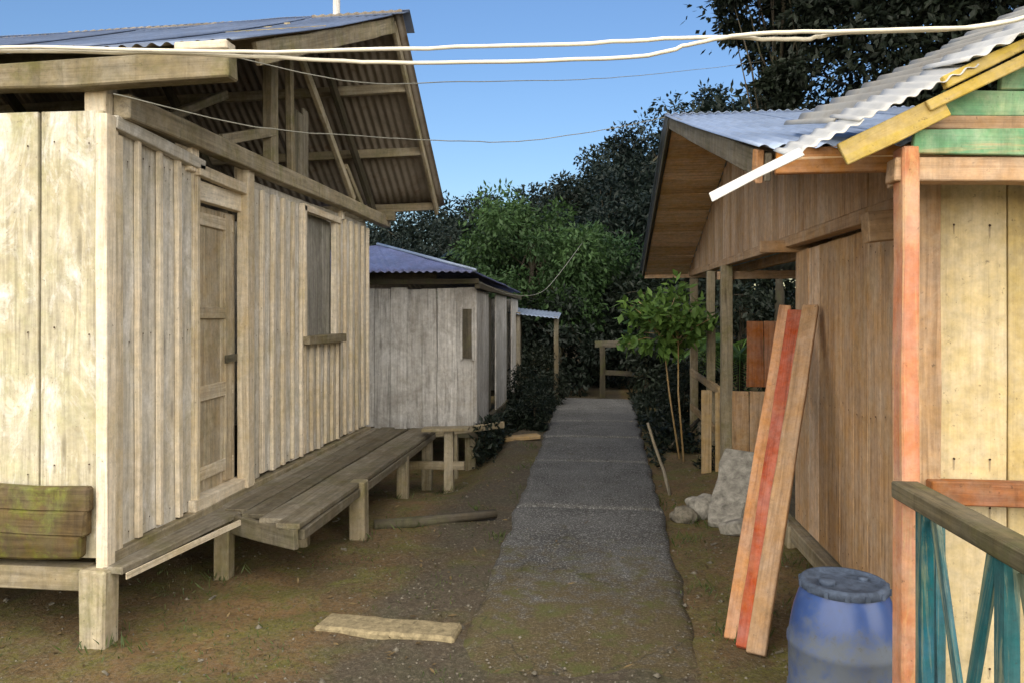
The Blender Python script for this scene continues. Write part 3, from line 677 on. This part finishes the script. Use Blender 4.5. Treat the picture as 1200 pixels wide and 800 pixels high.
# front wall, set back behind the post
q = MB(); x = 1.25
while x < 3.6:
    wd = U(.19, .26); q.board((x + wd / 2, 3.02, .16), (x + wd / 2, 3.02, 2.12), wd - .005, .022, (1, 0, 0), j=.002)
    for zz in (.3, .88, 1.08, 1.95): q.nail((x + wd * .25, 3.008, zz + U(-.02, .02)), (0, -1, 0)); q.nail((x + wd * .75, 3.008, zz + U(-.02, .02)), (0, -1, 0))
    x += wd
q.build('wall', M['yellow'], r1, bevel=.003)
q = MB(); q.board((1.21, 3.0, .16), (1.21, 3.0, 2.1), .09, .05, (1, 0, 0)); q.board((1.1, 3.05, 2.13), (3.6, 3.05, 2.10), .1, .06, (0, 0, 1)); q.build('wall_trim', M['brown'], r1, bevel=.004)
q = MB(); q.board((1.2, 2.96, .96), (3.6, 2.96, .965), .09, .06, (0, 0, 1)); q.build('wall_rail', M['redbrown'], r1, bevel=.004)
q = MB(); q.board((.98, YG + .01, 2.085), (3.6, YG + .01, 2.02), .075, .08, (0, 0, 1)); q.build('porch_beam', M['brown'], r1, bevel=.004)
q = MB()
q.board((1.035, YG - .03, 2.175), (3.6, YG - .03, 2.10), .082, .025, (0, 0, 1))
for xa, za in ((1.14, 2.305), (1.32, 2.388), (1.5, 2.472), (1.72, 2.556), (1.95, 2.64)): q.board((xa, YG, za), (3.6, YG, za - .07), .08, .022, (0, 0, 1), j=.005)
q.build('gable', M['green_paint'], r1, bevel=.003)
q = MB(); q.board((1.05, YG - .004, 2.243), (3.6, YG - .004, 2.172), .042, .022, (0, 0, 1)); q.build('gable', M['brown_board'], r1, bevel=.003)
q = MB(); q.board((.80, YG - .07, zt(.80) - .062), (1.12, YG - .07, zt(1.12) - .062), .075, .025, (0, 0, 1)); q.board((1.06, YG - .085, zt(1.06) - .035), (2.4, YG - .085, zt(2.4) - .035), .036, .022, (0, 0, 1), j=.004)
q.board((1.10, YG - .1, zt(1.10) + .012), (1.42, YG - .1, zt(1.42) + .012), .036, .022, (0, 0, 1), j=.006)
q.build('bargeboard', M['yellow_paint'], r1, bevel=.003)
# corrugated sheets: waves run away from the camera, edges wavy along both rakes
rf = MB(); ux = Vector((1, 0, .475)).normalized()
rf.corrug((.62, YG - .12, zt(.62) + .012), ux, (0, 1, .30), .26, .24, rows=4, amp=.005, pitch=.05); rf.corrug((.84, YG - .12, zt(.84) + .018), ux, (0, 1, .29), .40, .34, rows=4, amp=.0055, pitch=.05)
rf.corrug((1.16, YG - .14, zt(1.16) + .04), ux, (0, 1, .24), .9, .36, rows=4, amp=.008); rf.corrug((1.9, YG - .14, zt(1.9) + .03), ux, (0, 1, .2), .9, .42, rows=4, amp=.012)
roof = rf.build('roof', M['tin_white'], r1, solid=.003)
q = MB(); q.board((.37, YG - .11, zt(.37) + .005), (.66, YG - .115, zt(.66) + .012), .034, .012, (0, 0, 1), j=.003); q.build('edge_flashing', M['tin_white'], roof, bevel=.002)
rf = MB()
rf.corrug((.86, 2.92, zt(.86) + .085), ux, (0, 1, .235), .85, .78, rows=5, amp=.012); rf.corrug((1.58, 2.92, zt(1.58) + .09), ux, (0, 1, .235), .85, .78, rows=5, amp=.012); rf.corrug((2.3, 2.92, zt(2.3) + .085), ux, (0, 1, .235), .85, .78, rows=5, amp=.012)
rf.build('roof_sheets', M['tin_grey'], roof, solid=.003)
q = MB(); q.board((1.25, 3.03, .1), (1.25, .6, .1), .08, .1, (0, 0, 1)); q.board((2.3, 2.98, .16), (2.3, .5, .16), 2.2, .03, (1, 0, 0)); q.build('porch_floor', M['dark_wood'], r1)
for (px, py) in ((1.25, .7), (3.3, .7), (3.3, 2.9), (1.3, 2.95)):
    q = MB(); q.board((px, py, -.15), (px, py, .1), .12, .12, (1, 0, 0)); q.build('foundation_post', M['beam'], r1)
# railing along the lane side of the porch
XRL = 1.03
rl = thing('porch_railing', 'teal porch railing with crossed braces and dark handrail by red post', 'railing', (XRL, 2.0, .1))
q = MB(); q.board((XRL - .02, 2.66, 1.03), (XRL + .04, .75, 1.0), .085, .055, (1, 0, 0), j=.004); q.build('handrail', M['rail_wood'], rl, bevel=.005)
for yy in (2.56, 2.07, 1.4):
    q = MB(); q.board((XRL, yy, .14), (XRL, yy, .995), .058, .038, (0, 1, 0)); q.build('post', M['teal_paint'], rl, bevel=.004)
for (ya, za, yb, zb, dx) in ((2.51, .97, 2.30, .38, .010), (2.11, .985, 2.29, .38, -.010), (2.02, .97, 1.8, .38, .012), (1.45, .94, 1.78, .38, -.012)):
    q = MB(); q.board((XRL + dx, ya, za), (XRL + dx, yb, zb), .042, .016, (0, 1, 0)); q.build('brace', M['teal_paint'], rl, bevel=.003)
q = MB(); q.board((XRL, 2.55, .34), (XRL, .8, .34), .07, .05, (0, 0, 1)); q.build('bottom_rail', M['teal_paint'], rl, bevel=.003)
q = MB(); q.board((XRL + .2, 2.93, .2), (XRL + .2, 2.93, .95), .03, .03, (1, 0, 0)); q.build('stake', M['teal_paint'], rl)

# ------------------------------------------------------------------ loose things on the right
def leaning(name, label, mat, p0, p1, wd, th, side):
    q = MB(); q.board(p0, p1, wd, th, side, j=.003, seg=10); o = q.build(name, mat, bevel=.004, loc=p0); tag(o, label, 'board', 'sawn boards leaning on the brown wall'); return o
leaning('leaning_board', 'orange sawn board, leftmost of three leaning on the brown wall', M['orange_board'], (.66, 3.90, .0), (1.22, 5.18, 1.66), .075, .035, (1, -.35, 0))
leaning('leaning_board', 'red heartwood board leaning between an orange and a brown board', M['red_board'], (.705, 3.80, .0), (1.235, 5.0, 1.63), .085, .035, (1, -.35, 0))
leaning('leaning_board', 'brown sawn board, rightmost and nearest of three leaning on the wall', M['brown_board'], (.745, 3.74, .0), (1.275, 4.78, 1.66), .095, .03, (1, -.55, 0))

bl = thing('plastic_barrel', 'dusty blue plastic barrel standing by the red porch post', 'barrel', (.915, 3.02, 0))
prof = [(.176, 0), (.19, .012), (.196, .05), (.198, .17), (.204, .18), (.204, .20), (.198, .21), (.200, .36), (.205, .37), (.205, .39), (.198, .40), (.191, .45), (.180, .50), (.166, .545), (.156, .572), (.150, .58), (.150, .59)]
BC = (.928, 3.03, -.01)
q = MB(); q.lathe(prof, BC, 56); q.build('body', M['barrel'], bl)
q = MB(); q.lathe([(.150, .578), (.157, .582), (.158, .606), (.150, .614), (.136, .614), (.131, .603), (.06, .606), (.01, .607)], BC, 56); q.lathe([(.03, .60), (.03, .618), (.024, .622), (.004, .622)], (BC[0] - .07, BC[1] - .03, BC[2]), 16); q.lathe([(.02, .60), (.02, .614), (.004, .616)], (BC[0] + .08, BC[1] + .03, BC[2]), 14)
for k in range(14):
    a = k / 14 * 2 * math.pi; c = Vector(BC) + Vector((math.cos(a) * .159, math.sin(a) * .159, .594)); q.board(c - Vector((0, 0, .011)), c + Vector((0, 0, .011)), .016, .008, (-math.sin(a), math.cos(a), 0), j=.0005, seg=2)
q.build('lid', M['dust_lid'], bl)

def lump(name, label, cat, c, s, mat, seed, group=None, flat=1.0):
    import bmesh
    bm = bmesh.new(); bmesh.ops.create_icosphere(bm, subdivisions=4, radius=1)
    for v in bm.verts:
        n_ = 1 + .28 * mnoise.noise(v.co * 1.3 + Vector((seed, 0, 0))) + .1 * mnoise.noise(v.co * 4 + Vector((seed, 3, 0)))
        v.co = Vector((v.co.x * s[0], v.co.y * s[1], v.co.z * s[2])) * n_
    q = MB(); q.add([v.co + Vector(c) for v in bm.verts], [[v.index for v in f.verts] for f in bm.faces], smooth=True); bm.free()
    return tag(q.build(name, mat, loc=c), label, cat, group)
lump('rock', 'pale grey rounded rock beside the path below the leaning slab', 'rock', (.86, 6.35, .05), (.15, .13, .11), M['stone'], 3)
lump('rock', 'small dark rock at the path edge left of the pale rock', 'rock', (.68, 6.2, .02), (.1, .09, .07), M['pebble'], 8)
q = MB(); q.board((.98, 6.0, .0), (1.18, 6.55, .47), .27, .07, (1, -.2, .1), j=.02, seg=5); q.board((1.0, 5.9, .02), (1.2, 5.35, .2), .2, .1, (1, .2, .2), j=.02, seg=4)
tag(q.build('concrete_slab', M['stone'], bevel=.015, loc=(1.05, 6.2, 0)), 'broken grey concrete slab leaning near the porch panels', 'slab')
def stick(name, label, p0, p1, r, mat, cat='stake'):
    q = MB(); p0 = Vector(p0); p1 = Vector(p1); q.tube([p0, p0.lerp(p1, .35) + Vector((.01, 0, .01)), p0.lerp(p1, .7), p1], [r, r * .95, r * .9, r * .8], 8, j=.08); return tag(q.build(name, mat, loc=p0), label, cat)
stick('wooden_stake', 'thin pale stake leaning toward the path from the right verge', (.66, 7.05, -.05), (.47, 7.3, .60), .016, M['deckwood'])
stick('wooden_stick', 'dark crooked stick lying behind the leaning stake', (.85, 9.2, .05), (1.3, 9.8, .35), .025, M['dark_wood'], 'stick')
q = MB(); q.tube([(-1.66, 5.6, .035), (-1.3, 5.75, .04), (-.8, 6.05, .03)], [.04, .042, .035], 10, j=.1); tag(q.build('fallen_pole', M['dark_wood'], loc=(-1.2, 5.8, 0)), 'dark wet pole lying on the ground between deck and path', 'pole')
q = MB(); q.board((-1.28, 9.9, .0), (-.76, 10.05, .03), .22, .05, (0, 1, 0)); tag(q.build('step_plank', M['tan_board'], bevel=.006, loc=(-1, 10, 0)), 'short pale plank laid as a step beside the far path', 'plank')
q = MB(); q.board((-1.42, 3.85, .005), (-.69, 3.80, .0), .19, .05, (0, 1, 0), j=.008, seg=14); tag(q.build('stepping_slab', M['slabstone'], bevel=.012, loc=(-1.05, 3.8, 0)), 'tan flat slab set in the mud left of the path in foreground', 'slab')
gfm = thing('low_gate', 'low dark wooden post and beam gate at the far path end', 'gate', (.3, 15.2, 0))
q = MB(); q.board((.1, 15.1, -.1), (.1, 15.1, 1.02), .1, .09, (1, 0, 0)); q.build('post', M['dark_wood'], gfm)
q = MB(); q.board((.95, 15.2, -.1), (.95, 15.2, 1.02), .09, .09, (1, 0, 0)); q.build('post', M['dark_wood'], gfm)
q = MB(); q.board((-.05, 15.1, 1.05), (1.15, 15.2, 1.06), .12, .07, (0, 0, 1)); q.build('beam', M['dark_wood'], gfm)
q = MB()
q.board((.12, 15.16, .5), (.95, 15.2, .46), .1, .02, (0, 0, 1))
q.build('board', M['dark_wood'], gfm)

# pole behind the left ridge
up = thing('utility_pole', 'grey weathered pole rising behind the ridge of the tall left house', 'pole', (-3.72, 10.6, 0))
q = MB(); q.tube([(-3.72, 10.6, -.3), (-3.7, 10.6, 3), (-3.69, 10.6, 7.4)], [.06, .055, .05], 12); q.build('shaft', M['shed'], up)

# cables strung across the lane
def cable(name, label, pts, r, mat, sub=7, cat='cable', wob=.006, group=None):
    P_ = [Vector(p) for p in pts]; out = []
    for i in range(len(P_) - 1):
        a = P_[max(0, i - 1)]; b = P_[i]; c = P_[i + 1]; d = P_[min(len(P_) - 1, i + 2)]
        for k in range(sub):
            t = k / sub
            out.append(.5 * ((2 * b) + (c - a) * t + (2 * a - 5 * b + 4 * c - d) * t * t + (-a + 3 * b - 3 * c + d) * t ** 3) + Vector((0, 0, U(-wob, wob) * .4)))
    out.append(P_[-1]); q = MB(); q.tube(out, r, 8); return tag(q.build(name, mat, loc=P_[0]), label, cat, group)
cable('overhead_cable', 'upper white cable of the pair across the lane from tall house to porch roof', [(-5.6, 3.30, 2.98), (-3.2, 2.6, 2.62), (-2.02, 2.4, 2.512), (-1.14, 2.4, 2.462), (-.62, 2.4, 2.452), (-.02, 2.4, 2.447), (.34, 2.42, 2.458), (.6, 2.42, 2.44), (.76, 2.42, 2.455), (1.26, 2.5, 2.50), (1.75, 2.62, 2.72)], .0066, M['cable'])
cable('overhead_cable', 'lower white cable of the pair across the lane, sagging more toward the middle', [(-5.6, 3.33, 2.95), (-3.2, 2.62, 2.605), (-2.02, 2.42, 2.505), (-1.14, 2.42, 2.455), (-.6, 2.42, 2.412), (.1, 2.4, 2.40), (.30, 2.4, 2.435), (.5, 2.4, 2.455), (.8, 2.4, 2.452), (1.26, 2.48, 2.495), (1.75, 2.6, 2.71)], .0066, M['cable'])
cable('thin_wire', 'thin grey wire looping past the open gable to the peak of the brown roof', [(-2.3, 3.44, 2.66), (-1.71, 3.7, 2.55), (-1.3, 4.4, 2.65), (-0.9, 5.0, 2.75), (-0.5, 5.6, 2.88), (0.14, 6.4, 3.15), (0.66, 7.05, 3.4)], .003, M['wire'], cat='wire')
cable('thin_wire', 'thin grey wire from the eave beam end to the dark canopy tree', [(-1.72, 3.44, 2.82), (-1.27, 4.0, 2.85), (-0.86, 4.8, 3.08), (-0.14, 6.5, 3.59), (0.56, 8.5, 4.23), (1.94, 12, 5.4), (3.09, 14.8, 6.36)], .003, M['wire'], cat='wire')
cable('drop_wire', 'drooping pale wire from the grey shed eave into the trees', [(-1.4, 9.0, 2.0), (-1.1, 9.8, 1.87), (-.8, 10.8, 1.92), (-.6, 12.5, 2.3), (-.3, 15, 3.0)], .005, M['wire'], cat='wire')
# ------------------------------------------------------------------ vegetation
def rvec():
    while True:
        v = Vector((U(-1, 1), U(-1, 1), U(-1, 1)))
        if .05 < v.length < 1: return v.normalized()
def make_tree(name, label, cat, loc, H, rad, leafmat, nclump=40, per=130, ls=.16, base=.35, trunk_r=.12, squash=.8, group=None, seed=1, lean=0, loose=1.0):
    random.seed(seed)
    t = thing(name, label, cat, loc, group); loc = Vector(loc)
    tr = MB(); top = loc + Vector((lean, 0, H * .82))
    pts = [loc + Vector((0, 0, -.3))]
    for k in range(1, 6): pts.append(loc.lerp(top, k / 5) + Vector((U(-1, 1), U(-1, 1), 0)) * .04 * H * .4)
    tr.tube(pts, [trunk_r * (1.15 - .8 * k / 5) for k in range(6)], 9, j=.06)
    cr = MB(); cc = loc + Vector((lean * .7, 0, H * (base + 1) / 2)); hz = H * (1 - base) / 2
    for c in range(nclump):
        v = rvec(); rr = (U(.45, 1.0) ** .6) * U(1 / loose, loose)
        cp = cc + Vector((v.x * rad * rr, v.y * rad * rr, v.z * hz * rr))
        if c % 3 == 0:
            a = pts[2 + c % 4]; tr.tube([a, a.lerp(cp, .5) + Vector((0, 0, .06 * H * U(-.5, .8))), cp], [trunk_r * .32, trunk_r * .2, trunk_r * .07], 5)
        cs = rad * U(.2, .42); br = U(0, 1)
        for l in range(int(per * U(.6, 1.4))):
            w_ = rvec() * (U(.1, 1) ** .5); p = cp + Vector((w_.x * cs, w_.y * cs, w_.z * cs * squash))
            d_ = (w_ + rvec() * .9 + Vector((0, 0, -.35))).normalized()
            cr.leaf(p, d_, (Vector((0, 0, 1)) + rvec() * .9).normalized(), ls * U(.6, 1.4), ls * U(.35, .6), min(1, max(0, br * .6 + U(0, .4))))
    tr.build('trunk', M['bark'], t); cr.build('crown', leafmat, t)
    return t
def place(proto, label, loc, s=1, rz=0, group=None, sz=None):
    c = copy_tree(proto); c.location = loc; c.rotation_euler.z = rz; c.scale = (s, s, sz or s); c['label'] = label
    if group: c['group'] = group
    return c
FG = 'trees of the forest behind the houses'
def px_of(x, y):
    c_, s_ = math.cos(math.atan(1 / 9)), math.sin(math.atan(1 / 9)); return 600 + 900 * (x * c_ + y * s_) / (-x * s_ + y * c_)
PROF = [(0, 262), (400, 252), (470, 246), (520, 238), (555, 232), (585, 226), (620, 218), (650, 216), (690, 194), (720, 172), (760, 140), (790, 122), (830, 112), (870, 115), (950, 105), (1300, 90)]
def skyline(x, y, low=0):
    p = px_of(x, y)
    for (a, b), (c, d) in zip(PROF[:-1], PROF[1:]):
        if a <= p <= c: yy = b + (d - b) * (p - a) / (c - a); break
    else: yy = 260 if p < 0 else 95
    return 1.6 + (370 - yy - low) / 900 * y
PH = {}
def place_top(proto, label, x, y, low, group, rz):
    s_ = (skyline(x, y, low) - gh(x, y)) / PH[proto.name]
    return place(proto, label, (x, y, gh(x, y) - .1), s_, rz, group)
LFS = M['leaf_forest']
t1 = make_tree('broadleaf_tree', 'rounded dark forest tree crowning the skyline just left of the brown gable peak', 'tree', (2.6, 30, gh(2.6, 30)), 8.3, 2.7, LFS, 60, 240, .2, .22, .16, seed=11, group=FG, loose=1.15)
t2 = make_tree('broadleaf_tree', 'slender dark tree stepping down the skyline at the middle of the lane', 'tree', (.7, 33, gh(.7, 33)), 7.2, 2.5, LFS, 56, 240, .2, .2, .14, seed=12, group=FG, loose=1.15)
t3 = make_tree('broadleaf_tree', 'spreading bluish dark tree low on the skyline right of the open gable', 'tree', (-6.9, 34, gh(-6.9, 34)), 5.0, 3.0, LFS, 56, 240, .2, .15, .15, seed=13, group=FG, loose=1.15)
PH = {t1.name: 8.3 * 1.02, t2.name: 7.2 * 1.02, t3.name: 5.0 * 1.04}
for t_ in (t1, t2, t3):
    x, y = t_.location.x, t_.location.y; k_ = (skyline(x, y) - gh(x, y)) / PH[t_.name]; t_.scale = (k_, k_, k_)
BK = 'packed back row of forest trees'
for i, (x, y) in enumerate([(-18, 36), (-14, 35), (-11.5, 37), (-9.2, 34), (-5.2, 36), (-4.4, 33), (-3.0, 36), (-1.9, 34), (-.8, 36), (1.9, 37), (4.6, 34), (6.6, 37), (9, 34), (12, 36), (15.5, 35)]):
    place_top((t1, t2, t3)[i % 3], 'dark leafy tree in the packed row at the back of the forest', x, y, U(0, 12), BK, U(0, 6))
for i, (x, y, lo, lb) in enumerate([(-4.6, 25, 22, 'dull green tree above the grey shed roof, behind the light green crown'), (-7.0, 24, 18, 'dark tree between the open gable and the shed roof'), (-1.6, 26, 24, 'dark tree directly behind the light green crown'), (.4, 24, 26, 'dark tree over the lane end, left of the brown soffit'), (2.2, 22.5, 24, 'dark tree half hidden by the brown soffit'), (4.6, 25, 20, 'dark tree behind the roof of the brown house'), (-9.6, 25, 20, 'dark tree hidden low behind the tall left house')]):
    place_top((t2, t1, t3)[i % 3], lb, x, y, lo, FG, U(0, 6))
make_tree('light_green_tree', 'light green bushy tree overhanging the lane beyond the grey shed', 'tree', (-1.5, 17.2, gh(-1.5, 17)), 3.95, 1.65, M['leaf_mid'], 70, 260, .13, .32, .09, seed=21, loose=1.28)
make_tree('light_green_tree', 'smaller mid green tree right of the light green crown over the lane', 'tree', (-.15, 18.5, gh(-.1, 18)), 3.7, 1.3, M['leaf_mid'], 40, 240, .12, .35, .07, seed=22, loose=1.25)
# darker undergrowth closing the end of the lane
b1 = make_tree('dark_bush', 'dark bush closing the lane end left of the low gate', 'bush', (-.75, 15.9, 0), 2.1, .95, M['leaf_dark'], 30, 150, .12, .02, .05, seed=31)
for (x, y, s, lb) in [(.9, 17.0, 1.25, 'tall dark bush right behind the low gate'), (1.5, 14.6, .95, 'dark bush behind the bright green shrub'), (-.1, 17.6, 1.2, 'dark bush straight behind the lane end'), (-1.15, 12.2, .42, 'low dark bush at the foot of the shed side wall'), (-1.0, 13.6, .5, 'low dark bush under the tin canopy'), (-2.4, 16.6, 1.2, 'dark bush behind the lean-to'), (2.8, 15.6, 1.2, 'dark bush beyond the brown porch'), (1.25, 11.4, .45, 'low dark bush between path and porch rail'), (2.0, 18.8, 1.6, 'large dark bush behind the soffit of the brown house'), (-.9, 11.0, .3, 'tiny dark bush by the step plank')]:
    place(b1, lb, (x, y, gh(x, y) - .05), s, U(0, 6))
# big dark trees over the right roofs
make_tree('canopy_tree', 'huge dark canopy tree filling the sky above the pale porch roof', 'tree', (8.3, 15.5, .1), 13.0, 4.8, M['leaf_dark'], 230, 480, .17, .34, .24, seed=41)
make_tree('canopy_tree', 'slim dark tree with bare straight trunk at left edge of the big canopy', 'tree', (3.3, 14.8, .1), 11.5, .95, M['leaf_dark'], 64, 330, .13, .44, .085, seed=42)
# bright shrub beside the porch
sh = thing('green_shrub', 'bright green broad-leaved shrub on thin stems left of the porch post', 'shrub', (.98, 8.7, .05))
random.seed(51); tr = MB(); cr = MB()
for sx in range(2):
    b0 = Vector((.98 + U(-.12, .1), 8.7 + U(-.2, .3), 0)); tp_ = b0 + Vector((U(-.25, .15), U(-.2, .2), 1.5))
    tr.tube([b0, b0.lerp(tp_, .5) + Vector((U(-.03, .03), 0, 0)), tp_], [.012, .01, .007], 7)
    for k in range(13):
        st = b0.lerp(tp_, U(.82, 1)); e = st + Vector((U(-.5, .38), U(-.4, .4), U(-.1, .5)))
        tr.tube([st, st.lerp(e, .5) + Vector((0, 0, .05)), e], [.006, .005, .003], 5)
        for l in range(46):
            p = st.lerp(e, U(.4, 1.05)) + rvec() * U(.02, .12); dd = (rvec() + Vector((0, 0, -.4)) + (e - st).normalized() * .6).normalized()
            cr.leaf(p, dd, (Vector((0, -.3, 1)) + rvec() * .6).normalized(), U(.09, .17), U(.045, .08), U(0, 1))
tr.build('stem', M['tan_board'], sh); cr.build('foliage', M['leaf_bright'], sh)
# palm-like plants
def palm(name, label, loc, H, n, L, mat, seed, trunk=.05):
    random.seed(seed); t = thing(name, label, 'palm', loc); loc = Vector(loc); tr = MB(); fr = MB(); top = loc + Vector((0, 0, H))
    tr.tube([loc + Vector((0, 0, -.2)), loc.lerp(top, .5), top], [trunk * 1.2, trunk, trunk * .8], 9, j=.08)
    for k in range(n):
        a = 2 * math.pi * k / n + U(-.2, .2); el = U(.3, 1.1); d_ = Vector((math.cos(a), math.sin(a), 0)); pp = []
        for s_ in range(10):
            q_ = s_ / 9; pp.append(top + d_ * L * q_ * math.cos(el) + Vector((0, 0, L * (math.sin(el) * q_ - .75 * q_ * q_))))
        fr.tube(pp, [.012 * (1 - .8 * i / 9) for i in range(10)], 5, rnd=.8)
        for s_ in range(1, 10):
            for hh in (0, .33, .66):
                c = pp[s_ - 1].lerp(pp[s_], hh); sd = d_.cross(Vector((0, 0, 1)))
                for sg in (-1, 1):
                    fr.leaf(c, (sd * sg + d_ * .5 + Vector((0, 0, -.35))).normalized(), Vector((0, 0, 1)), L * .32 * (1 - .5 * s_ / 10), .04 * L, U(.2, .9))
    tr.build('trunk', M['bark'], t); fr.build('frond', mat, t)
palm('palm_plant', 'green palm fronds seen through the porch of the brown house', (2.15, 11.9, .1), .9, 12, 1.3, M['leaf_bright'], 61)
palm('palm_tree', 'bluish feathery palm between the open gable and the grey shed roof', (-6.3, 20, .2), 2.3, 16, 2.0, M['leaf_forest'], 62, .1)
palm('palm_tree', 'dark feathery palm just right of the first palm above the shed', (-4.4, 21, .3), 2.6, 16, 2.0, M['leaf_forest'], 63, .1)

# ------------------------------------------------------------------ loose cover on the ground
random.seed(71)
pb = MB(); lf = MB(); gr = MB()
def onpath(x, y): return abs(x + .075) < .56 + .012 * max(0, y - 5)
for i in range(5200):
    x, y = U(-3.4, 1.6), 2.6 + 9 * U(0, 1) ** 1.6
    if onpath(x, y) and y > 5.2 and U(0, 1) < .8: continue
    if x < -1.5 and U(0, 1) < .75: continue
    s_ = U(.003, .010) * (1 if U(0, 1) < .96 else 2.2); z = gh(x, y) + (.05 if onpath(x, y) and y > 5 else 0.015 if onpath(x, y) else 0)
    o = [Vector((x, y, z)) + Vector((a * s_ * U(.7, 1.3), b * s_ * U(.7, 1.3), c * s_ * U(.5, .9))) for a, b, c in ((1, 0, 0), (0, 1, 0), (-1, 0, 0), (0, -1, 0), (0, 0, 1), (0, 0, -1))]
    pb.add(o, [(0, 1, 4), (1, 2, 4), (2, 3, 4), (3, 0, 4), (1, 0, 5), (2, 1, 5), (3, 2, 5), (0, 3, 5)], smooth=True)
for i in range(1500):
    x, y = U(-3.4, 1.7), 2.6 + 10 * U(0, 1) ** 1.5
    if onpath(x, y) and U(0, 1) < .8: continue
    lf.leaf(Vector((x, y, gh(x, y) + (.055 if onpath(x, y) else .006))), Vector((U(-1, 1), U(-1, 1), U(-.1, .3))).normalized(), (Vector((0, 0, 1)) + rvec() * .4).normalized(), U(.02, .06), U(.008, .022), U(0, 1))
for i in range(15000):
    x, y = U(-3.4, 1.8), 2.6 + 12 * U(0, 1) ** 1.5
    if onpath(x, y) and (y > 5 or U(0, 1) < .7): continue
    if mnoise.noise(Vector((x * 1.4, y * 1.4, 2))) < .08: continue
    gr.leaf(Vector((x, y, gh(x, y) - .003)), (Vector((0, 0, 1)) + rvec() * .8).normalized(), rvec(), U(.012, .04), U(.003, .007), U(0, 1))
ug = MB()
for i in range(15000):
    if U(0, 1) < .6: x, y, hmax = U(-1.42, -.72), U(8.6, 15), .5
    else: x, y, hmax = U(.62, 1.15) + U(0, .5) * (U(0, 1) < .3), U(8.0, 15.2), .32
    k = max(0, mnoise.noise(Vector((x * 1.8, y * 1.1, 7))) + .25)
    if k < .04 or (x < 0 and y < 10.6 and x > -1.15): continue
    p = Vector((x, y, gh(x, y) + U(0, hmax * min(1, k * 1.8))))
    ug.leaf(p, (rvec() + Vector((0, 0, .3))).normalized(), (Vector((0, 0, 1)) + rvec() * .8).normalized(), U(.06, .13), U(.02, .05), U(0, 1))
tag(ug.build('undergrowth', M['leaf_dark']), 'low dark undergrowth along both verges of the far path', 'undergrowth', kind='stuff')
for cx_, cy_ in [(-2.3, 3.42), (-2.42, 3.5), (-2.25, 4.42), (-1.65, 5.3), (-1.72, 6.65), (-1.5, 7.45), (1.2, 3.85), (.95, 4.3), (1.2, 5.0), (.62, 4.6), (.6, 5.6), (.58, 6.6), (-.72, 6.9), (-.74, 8.1), (-.7, 5.5), (.8, 6.1), (-3.0, 3.3), (-1.0, 6.3), (1.05, 3.4), (.7, 3.95), (-.8, 9.4), (-1.5, 5.7)]:
    for k in range(random.randint(18, 60)):
        x, y = cx_ + random.gauss(0, .07), cy_ + random.gauss(0, .07)
        gr.leaf(Vector((x, y, gh(x, y) - .005)), (Vector((0, 0, 1)) + rvec() * .7).normalized(), rvec(), U(.03, .10), U(.004, .010), U(0, 1))
for k in range(40):
    x, y = U(-3, 1.5), U(2.8, 8)
    if onpath(x, y): continue
    L_ = U(.02, .06); a = U(0, 3.14); pb.board((x, y, gh(x, y) + .006), (x + L_ * math.cos(a), y + L_ * math.sin(a), gh(x, y) + .01), U(.008, .02), .006, (0, 0, 1) if U(0, 1) < .2 else (-math.sin(a), math.cos(a), 0), seg=2, j=.002)
tag(pb.build('pebbles', M['pebble']), 'small grey pebbles scattered over the mud and path', 'pebbles', kind='stuff')
tag(lf.build('leaf_litter', M['litter']), 'brown fallen leaves and chips scattered over the ground', 'leaf litter', kind='stuff')
tag(gr.build('moss_grass', M['grass']), 'tiny tufts of grass and moss on damp ground', 'grass', kind='stuff')

# ------------------------------------------------------------------ light, sky, camera
EL = 5.0
wd_ = bpy.data.worlds.new('World'); scene.world = wd_; wd_.use_nodes = True
nt = wd_.node_tree; bg = nt.nodes['Background']
sky = nt.nodes.new('ShaderNodeTexSky'); sky.sky_type = 'NISHITA'; sky.sun_disc = False
sky.sun_elevation = R(EL); sky.sun_rotation = R(180); sky.altitude = 1500; sky.air_density = 1.3; sky.dust_density = 0.2; sky.ozone_density = 3.0
nt.links.new(mixc(nt, 1.0, sky.outputs[0], (1.0, .88, 1.0), 'MULTIPLY'), bg.inputs[0]); bg.inputs[1].default_value = .041
sl = bpy.data.lights.new('sun', 'SUN'); sl.energy = 1.5; sl.angle = R(150); sl.color = (1, .9, .74)
so = bpy.data.objects.new('sun', sl); col.objects.link(so)
so.rotation_euler = Vector((0, math.cos(R(EL)), -math.sin(R(EL)))).to_track_quat('-Z', 'Y').to_euler()
cd = bpy.data.cameras.new('camera'); co = bpy.data.objects.new('camera', cd); col.objects.link(co)
cd.sensor_width = 36; cd.lens = 27.0; cd.shift_y = -30 / 1200; cd.clip_end = 4000; cd.clip_start = .05
co.location = (0, 0, 1.6); co.rotation_euler = (R(90), 0, math.atan(100 / 900)); scene.camera = co
vs_ = scene.view_settings; vs_.view_transform = 'Standard'; vs_.look = 'None'; vs_.exposure = 2.9; vs_.gamma = 1; vs_.use_curve_mapping = False
scene.cycles.max_bounces = 6; scene.cycles.use_denoising = True
for o in bpy.data.objects:
    if '_o' in o: del o['_o']
